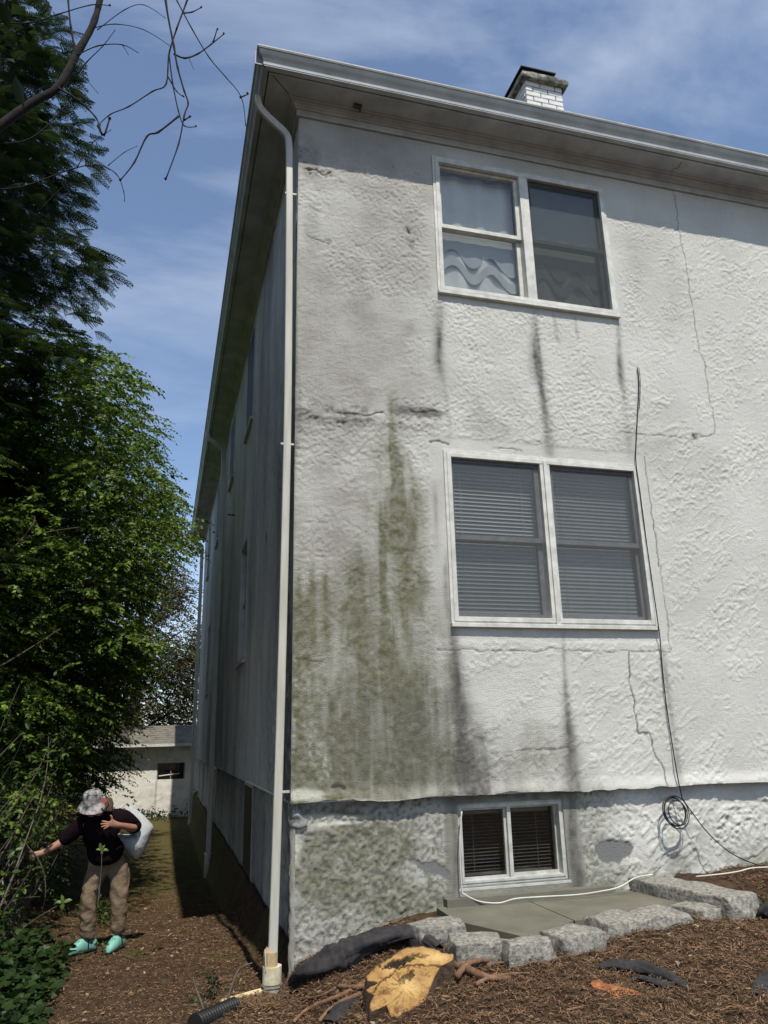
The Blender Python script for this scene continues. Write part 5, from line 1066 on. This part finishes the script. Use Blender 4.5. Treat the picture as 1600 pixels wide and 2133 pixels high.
# ------------------------------------------------------------------ person
PY = 2.62
def W_(u, v, dy=0.0): return Vector(onp(u, v, 1, PY + dy))
fl = gp(176, 1984); fr = gp(236, 1978); PY = float((fl[1] + fr[1]) / 2)
def skin(name, verts, edges, rad, m, parent, root=0, sub=2, origin=None):
    base = root_loc(parent) if parent is not None else Vector(origin)
    me = bpy.data.meshes.new(name); me.from_pydata([tuple(Vector(v) - base) for v in verts], edges, []); me.materials.append(m)
    o = bpy.data.objects.new(name, me)
    if parent is None: o.location = base
    link(o, parent); md = o.modifiers.new('skin', 'SKIN'); md.use_smooth_shade = True
    for i, r in enumerate(rad): me.skin_vertices[0].data[i].radius = (r, r) if not hasattr(r, '__len__') else r
    me.skin_vertices[0].data[root].use_root = True
    s = o.modifiers.new('sub', 'SUBSURF'); s.levels = sub; s.render_levels = sub; return o
# skeleton joints
pel = W_(224, 1788); wst = W_(216, 1760, -.04); chest = W_(208, 1722, -.18); neck = W_(206, 1697, -.26); head = W_(200, 1676, -.32); crown = W_(200, 1655, -.34)
shR = W_(176, 1712, -.24); elR = W_(133, 1752, -.20); wrR = W_(90, 1776, -.25); hdR = W_(74, 1781, -.27)
shL = W_(254, 1700, -.14); elL = W_(286, 1727, -.10); wrL = W_(246, 1719, -.36); hdL = W_(234, 1716, -.38)
hpR = W_(200, 1806); knR = W_(184, 1882, -.05); anR = W_(182, 1962)
hpL = W_(250, 1806); knL = W_(248, 1878, -.04); anL = W_(247, 1950)
fz = (fl[2] + fr[2]) / 2
V = [pel, wst, chest, neck, head, crown, shR, elR, wrR, hdR, shL, elL, wrL, hdL, hpR, knR, anR, hpL, knL, anL]
E_ = [(0, 1), (1, 2), (2, 3), (3, 4), (4, 5), (2, 6), (6, 7), (7, 8), (8, 9), (2, 10), (10, 11), (11, 12), (12, 13), (0, 14), (14, 15), (15, 16), (0, 17), (17, 18), (18, 19)]
rad = [.10, .10, .11, .052, .078, .06, .062, .043, .028, .032, .062, .045, .028, .034, .09, .055, .04, .09, .055, .04]
def fingers(hand, wr, dirs, ln, curl, bi):
    for (d, l) in zip(dirs, ln):
        a = hand + Vector(d) * .035; b = a + Vector(d) * l * .5 + Vector(curl) * .2 * l; c = b + Vector(d) * l * .3 + Vector(curl) * .6 * l
        k = len(V); V.extend([a, b, c]); rad.extend([.0095, .009, .0075]); E_.append((bi, k)); E_.append((k, k + 1)); E_.append((k + 1, k + 2))
fingers(hdL, wrL, [(-.95, -.15, .35), (-1, -.15, .08), (-.97, -.15, -.2), (-.85, -.15, -.48)], [.075, .082, .076, .06], (-.1, .3, -.1), 13); fingers(hdL, wrL, [(-.1, -.2, .97)], [.06], (-.3, 0, 0), 13)
fingers(hdR, wrR, [(-.8, -.45, .3), (-.85, -.5, .05), (-.85, -.5, -.2), (-.8, -.5, -.45)], [.05, .055, .05, .045], (.6, .6, -.2), 9); fingers(hdR, wrR, [(-.6, -.6, .6)], [.05], (-.3, 0, -.2), 9)
person = skin('person', V, E_, rad, M['skin'], None, 0, 2, origin=(float(W_(215, 1980).x), PY, float(fz)))
tag(person, 'person in dark maroon top, khaki trousers, bucket hat and mint clogs bending by the shrubs', 'person')
# face features on the lowered head
hc = head + Vector((-.012, -.012, -.02)); lump('nose', hc + Vector((-.022, -.078, -.035)), (.03, .035, .045), M['skin'], person, .001, 2, 3, power=.8)
for sx in (-1, 1): lump('ear', hc + Vector((sx * .078, .0, -.02)), (.02, .035, .055), M['skin'], person, .001, 2, 3, power=.8)
lump('mouth', hc + Vector((-.018, -.072, -.075)), (.045, .018, .012), mat('lips', (.30, .10, .09), (.28, .09, .08), .5), person, .0005, 4, 3, power=.8)
for sx in (-1, 1): lump('eye', hc + Vector((-.015 + sx * .03, -.073, -.01)), (.018, .012, .009), M['dark'], person, .0005, 4, 3, power=.9)
# jacket
jv = [W_(224, 1800), W_(218, 1766, -.03), W_(206, 1726, -.18), W_(208, 1702, -.25), shR, elR.lerp(shR, .5), elR.lerp(wrR, .18), shL, elL.lerp(shL, .4), elL, elL.lerp(wrL, .25), W_(192, 1760, -.14)]
je = [(0, 1), (1, 2), (2, 3), (2, 4), (4, 5), (5, 6), (2, 7), (7, 8), (8, 9), (9, 10), (1, 11)]
skin('jacket', jv, je, [(.185, .16), (.172, .15), (.170, .15), .082, .105, .080, .062, .105, .086, .072, .054, .11], M['jacket'], person)
# trousers
tv = [W_(224, 1790), hpR, hpR.lerp(knR, .5), knR, knR.lerp(anR, .5), W_(182, 1958), hpL, hpL.lerp(knL, .5), knL, knL.lerp(anL, .5), W_(246, 1950), W_(222, 1768, .0)]
te = [(11, 0), (0, 1), (1, 2), (2, 3), (3, 4), (4, 5), (0, 6), (6, 7), (7, 8), (8, 9), (9, 10)]
tr = skin('trousers', tv, te, [(.17, .14), .112, .098, .082, .076, .078, .112, .098, .082, .077, .080, (.15, .13)], M['khaki'], person, sub=3)
tx = bpy.data.textures.new('folds', 'CLOUDS'); tx.noise_scale = .07
dm = tr.modifiers.new('folds', 'DISPLACE'); dm.texture = tx; dm.strength = .035; dm.texture_coords = 'LOCAL'
# clogs
def clog(c, toe, lab=None):
    d = (toe - c); d.z = 0; L_ = .27; d.normalize(); s = Vector((-d.y, d.x, 0)); V = []; Fq = []; n = 16; k = 12
    for i in range(k + 1):
        t = i / k; w = .052 * (math.sin(math.pi * min(1, .12 + t * .80)) ** .5) * (1.05 if t > .5 else .9); h = (.085 + .045 * math.sin(math.pi * t)) * (1 - .5 * t ** 3); 
        if t > .96: w *= .7; h *= .6
        for j in range(n):
            a = 2 * math.pi * j / n; V.append(c - d * .09 + d * (L_ * t) + s * (w * math.cos(a)) + Vector((0, 0, max(0.0, h * .45 + h * .6 * math.sin(a)))))
    for i in range(k):
        for j in range(n): Fq.append((i * n + j, i * n + (j + 1) % n, (i + 1) * n + (j + 1) % n, (i + 1) * n + j))
    mb = MB(); mb.v = [tuple(v) for v in V]; mb.f = Fq + [tuple(range(n))[::-1], tuple(range(k * n, k * n + n))]; o = mb.build('clog', M['mint'], person, smooth=True)
    st = MB(); st.tube([c + d * .015 + s * (.056 * math.cos(a)) + Vector((0, 0, .03 + .105 * math.sin(a))) for a in [math.pi * i / 10 for i in range(11)]], .006, 5); st.build('clog_strap', M['black'], o)
    hl_ = MB()
    for q in range(5): pz = c + d * (.10 + .018 * (q % 2)) + s * (.024 * (q - 2) / 2) + Vector((0, 0, .118 - .006 * abs(q - 2))); hl_.tube([pz, pz + Vector((0, 0, .003))], .0045, 6)
    hl_.build('clog_holes', M['black'], o)
def flr(u, v): p = gp(u, v); return Vector(p)
aR = Vector((anR.x, anR.y, float(ground_z(anR.x, anR.y)) + .005)); aL = Vector((anL.x, anL.y, float(ground_z(anL.x, anL.y)) + .005))
clog(aR, aR + Vector((-.8, -.5, 0))); clog(aL, aL + Vector((-.45, -.8, 0)))
# hat and hair
hb = W_(194, 1672, -.33); tl = Vector((-.10, -.38, .92)).normalized(); ax1 = Vector((1, 0, .10)).normalized(); ax2 = tl.cross(ax1).normalized(); V = []; Fq = []; n = 40
prof = [(.148, -.040), (.144, -.036), (.112, .004), (.094, .020), (.090, .030), (.087, .070), (.078, .100), (.050, .112), (.02, .115), (.001, .116)]
for i, (r_, h_) in enumerate(prof):
    for j in range(n):
        a = 2 * math.pi * j / n; wv = 1 + (.05 * math.sin(3 * a + 1) if i < 2 else 0); V.append(hb + ax1 * math.cos(a) * r_ * wv + ax2 * math.sin(a) * r_ * wv * 1.05 + tl * (h_ + (.010 * math.sin(2 * a) if i < 2 else 0)))
for i in range(len(prof) - 1):
    for j in range(n): Fq.append((i * n + j, i * n + (j + 1) % n, (i + 1) * n + (j + 1) % n, (i + 1) * n + j))
mb = MB(); mb.v = [tuple(v) for v in V]; mb.f = Fq; ht = mb.build('hat', M['hat'], person, smooth=True)
bp = W_(217, 1668, -.46); bd = MB(); bd.tube([bp, bp + Vector((0, -.004, 0))], .024, 14); bd.build('badge', M['badge'], ht)
hr = MB()
for i in range(60):
    a = W_(226 + R.uniform(-6, 8), 1664 + R.uniform(-3, 6), -.33 + R.uniform(-.06, .06)); hr.tube([a, a + Vector((R.uniform(-.01, .02), -.01, -.04)), a + Vector((R.uniform(-.03, .03), -.02, -.085))], [.006, .006, .003], 4)
hr.build('hair', M['hair'], person)
# wrist band
mb = MB(); c = wrR.lerp(elR, .22); dd = (elR - wrR).normalized(); a1 = dd.orthogonal().normalized(); a2 = dd.cross(a1); mb.tube([c + a1 * .036 * math.cos(t) + a2 * .036 * math.sin(t) for t in [i * math.pi / 8 for i in range(17)]], .003, 4); mb.build('bracelet', M['black'], person)
# held twig
mb = MB(); mb.tube(spline([W_(50, 1750, -.32), W_(60, 1766, -.31), W_(76, 1784, -.30), W_(92, 1820, -.28), W_(94, 1870, -.25), W_(84, 1910, -.22)], 5), .0045, 5); tag(mb.build('twig', M['twig'], None, smooth=True), 'thin bending twig held in the person\'s outstretched hand', 'twig')
# tote bag behind the hip
bp = [(268, 1676), (278, 1682), (300, 1700), (320, 1722), (312, 1748), (300, 1776), (286, 1791), (270, 1780), (246, 1760), (228, 1746), (240, 1738), (262, 1740), (284, 1738), (290, 1722), (284, 1700), (272, 1688)]
bag = empty('tote_bag', tuple(W_(275, 1790, .12)), 'white fabric tote bag slung behind the person\'s arm', 'bag')
V = []; n = len(bp)
FP = [W_(u, v, .04 + .0) for u, v in bp]; ctr = W_(285, 1752, -.02)
ring1 = [p.lerp(W_(285, 1750, .04), .22) + Vector((0, -.06, 0)) for p in FP]; BPk = [p.lerp(W_(285, 1750, .04), .2) + Vector((0, .16, 0)) for p in FP]; rs_ = lambda L: resample(L, 48)
loops = [rs_([p.lerp(ctr, .75) + Vector((0, -.07, 0)) for p in FP]), rs_(ring1), rs_(FP), rs_([p + Vector((0, .08, 0)) for p in FP]), rs_(BPk)]
V = [tuple(p) for L_ in loops for p in L_]; Fq = [(i * 48 + j, i * 48 + (j + 1) % 48, (i + 1) * 48 + (j + 1) % 48, (i + 1) * 48 + j) for i in range(4) for j in range(48)]
mb = MB(); mb.v = V; mb.f = Fq + [tuple(range(48))[::-1], tuple(range(192, 240))]; o = mb.build('bag_body', M['bag'], bag, smooth=True)
mb = MB(); mb.tube(spline([W_(270, 1680, .06), W_(262, 1674, -.02), W_(250, 1684, -.14)], 5), .014, 6, flat=.5); mb.build('strap', M['bag'], bag, smooth=True)
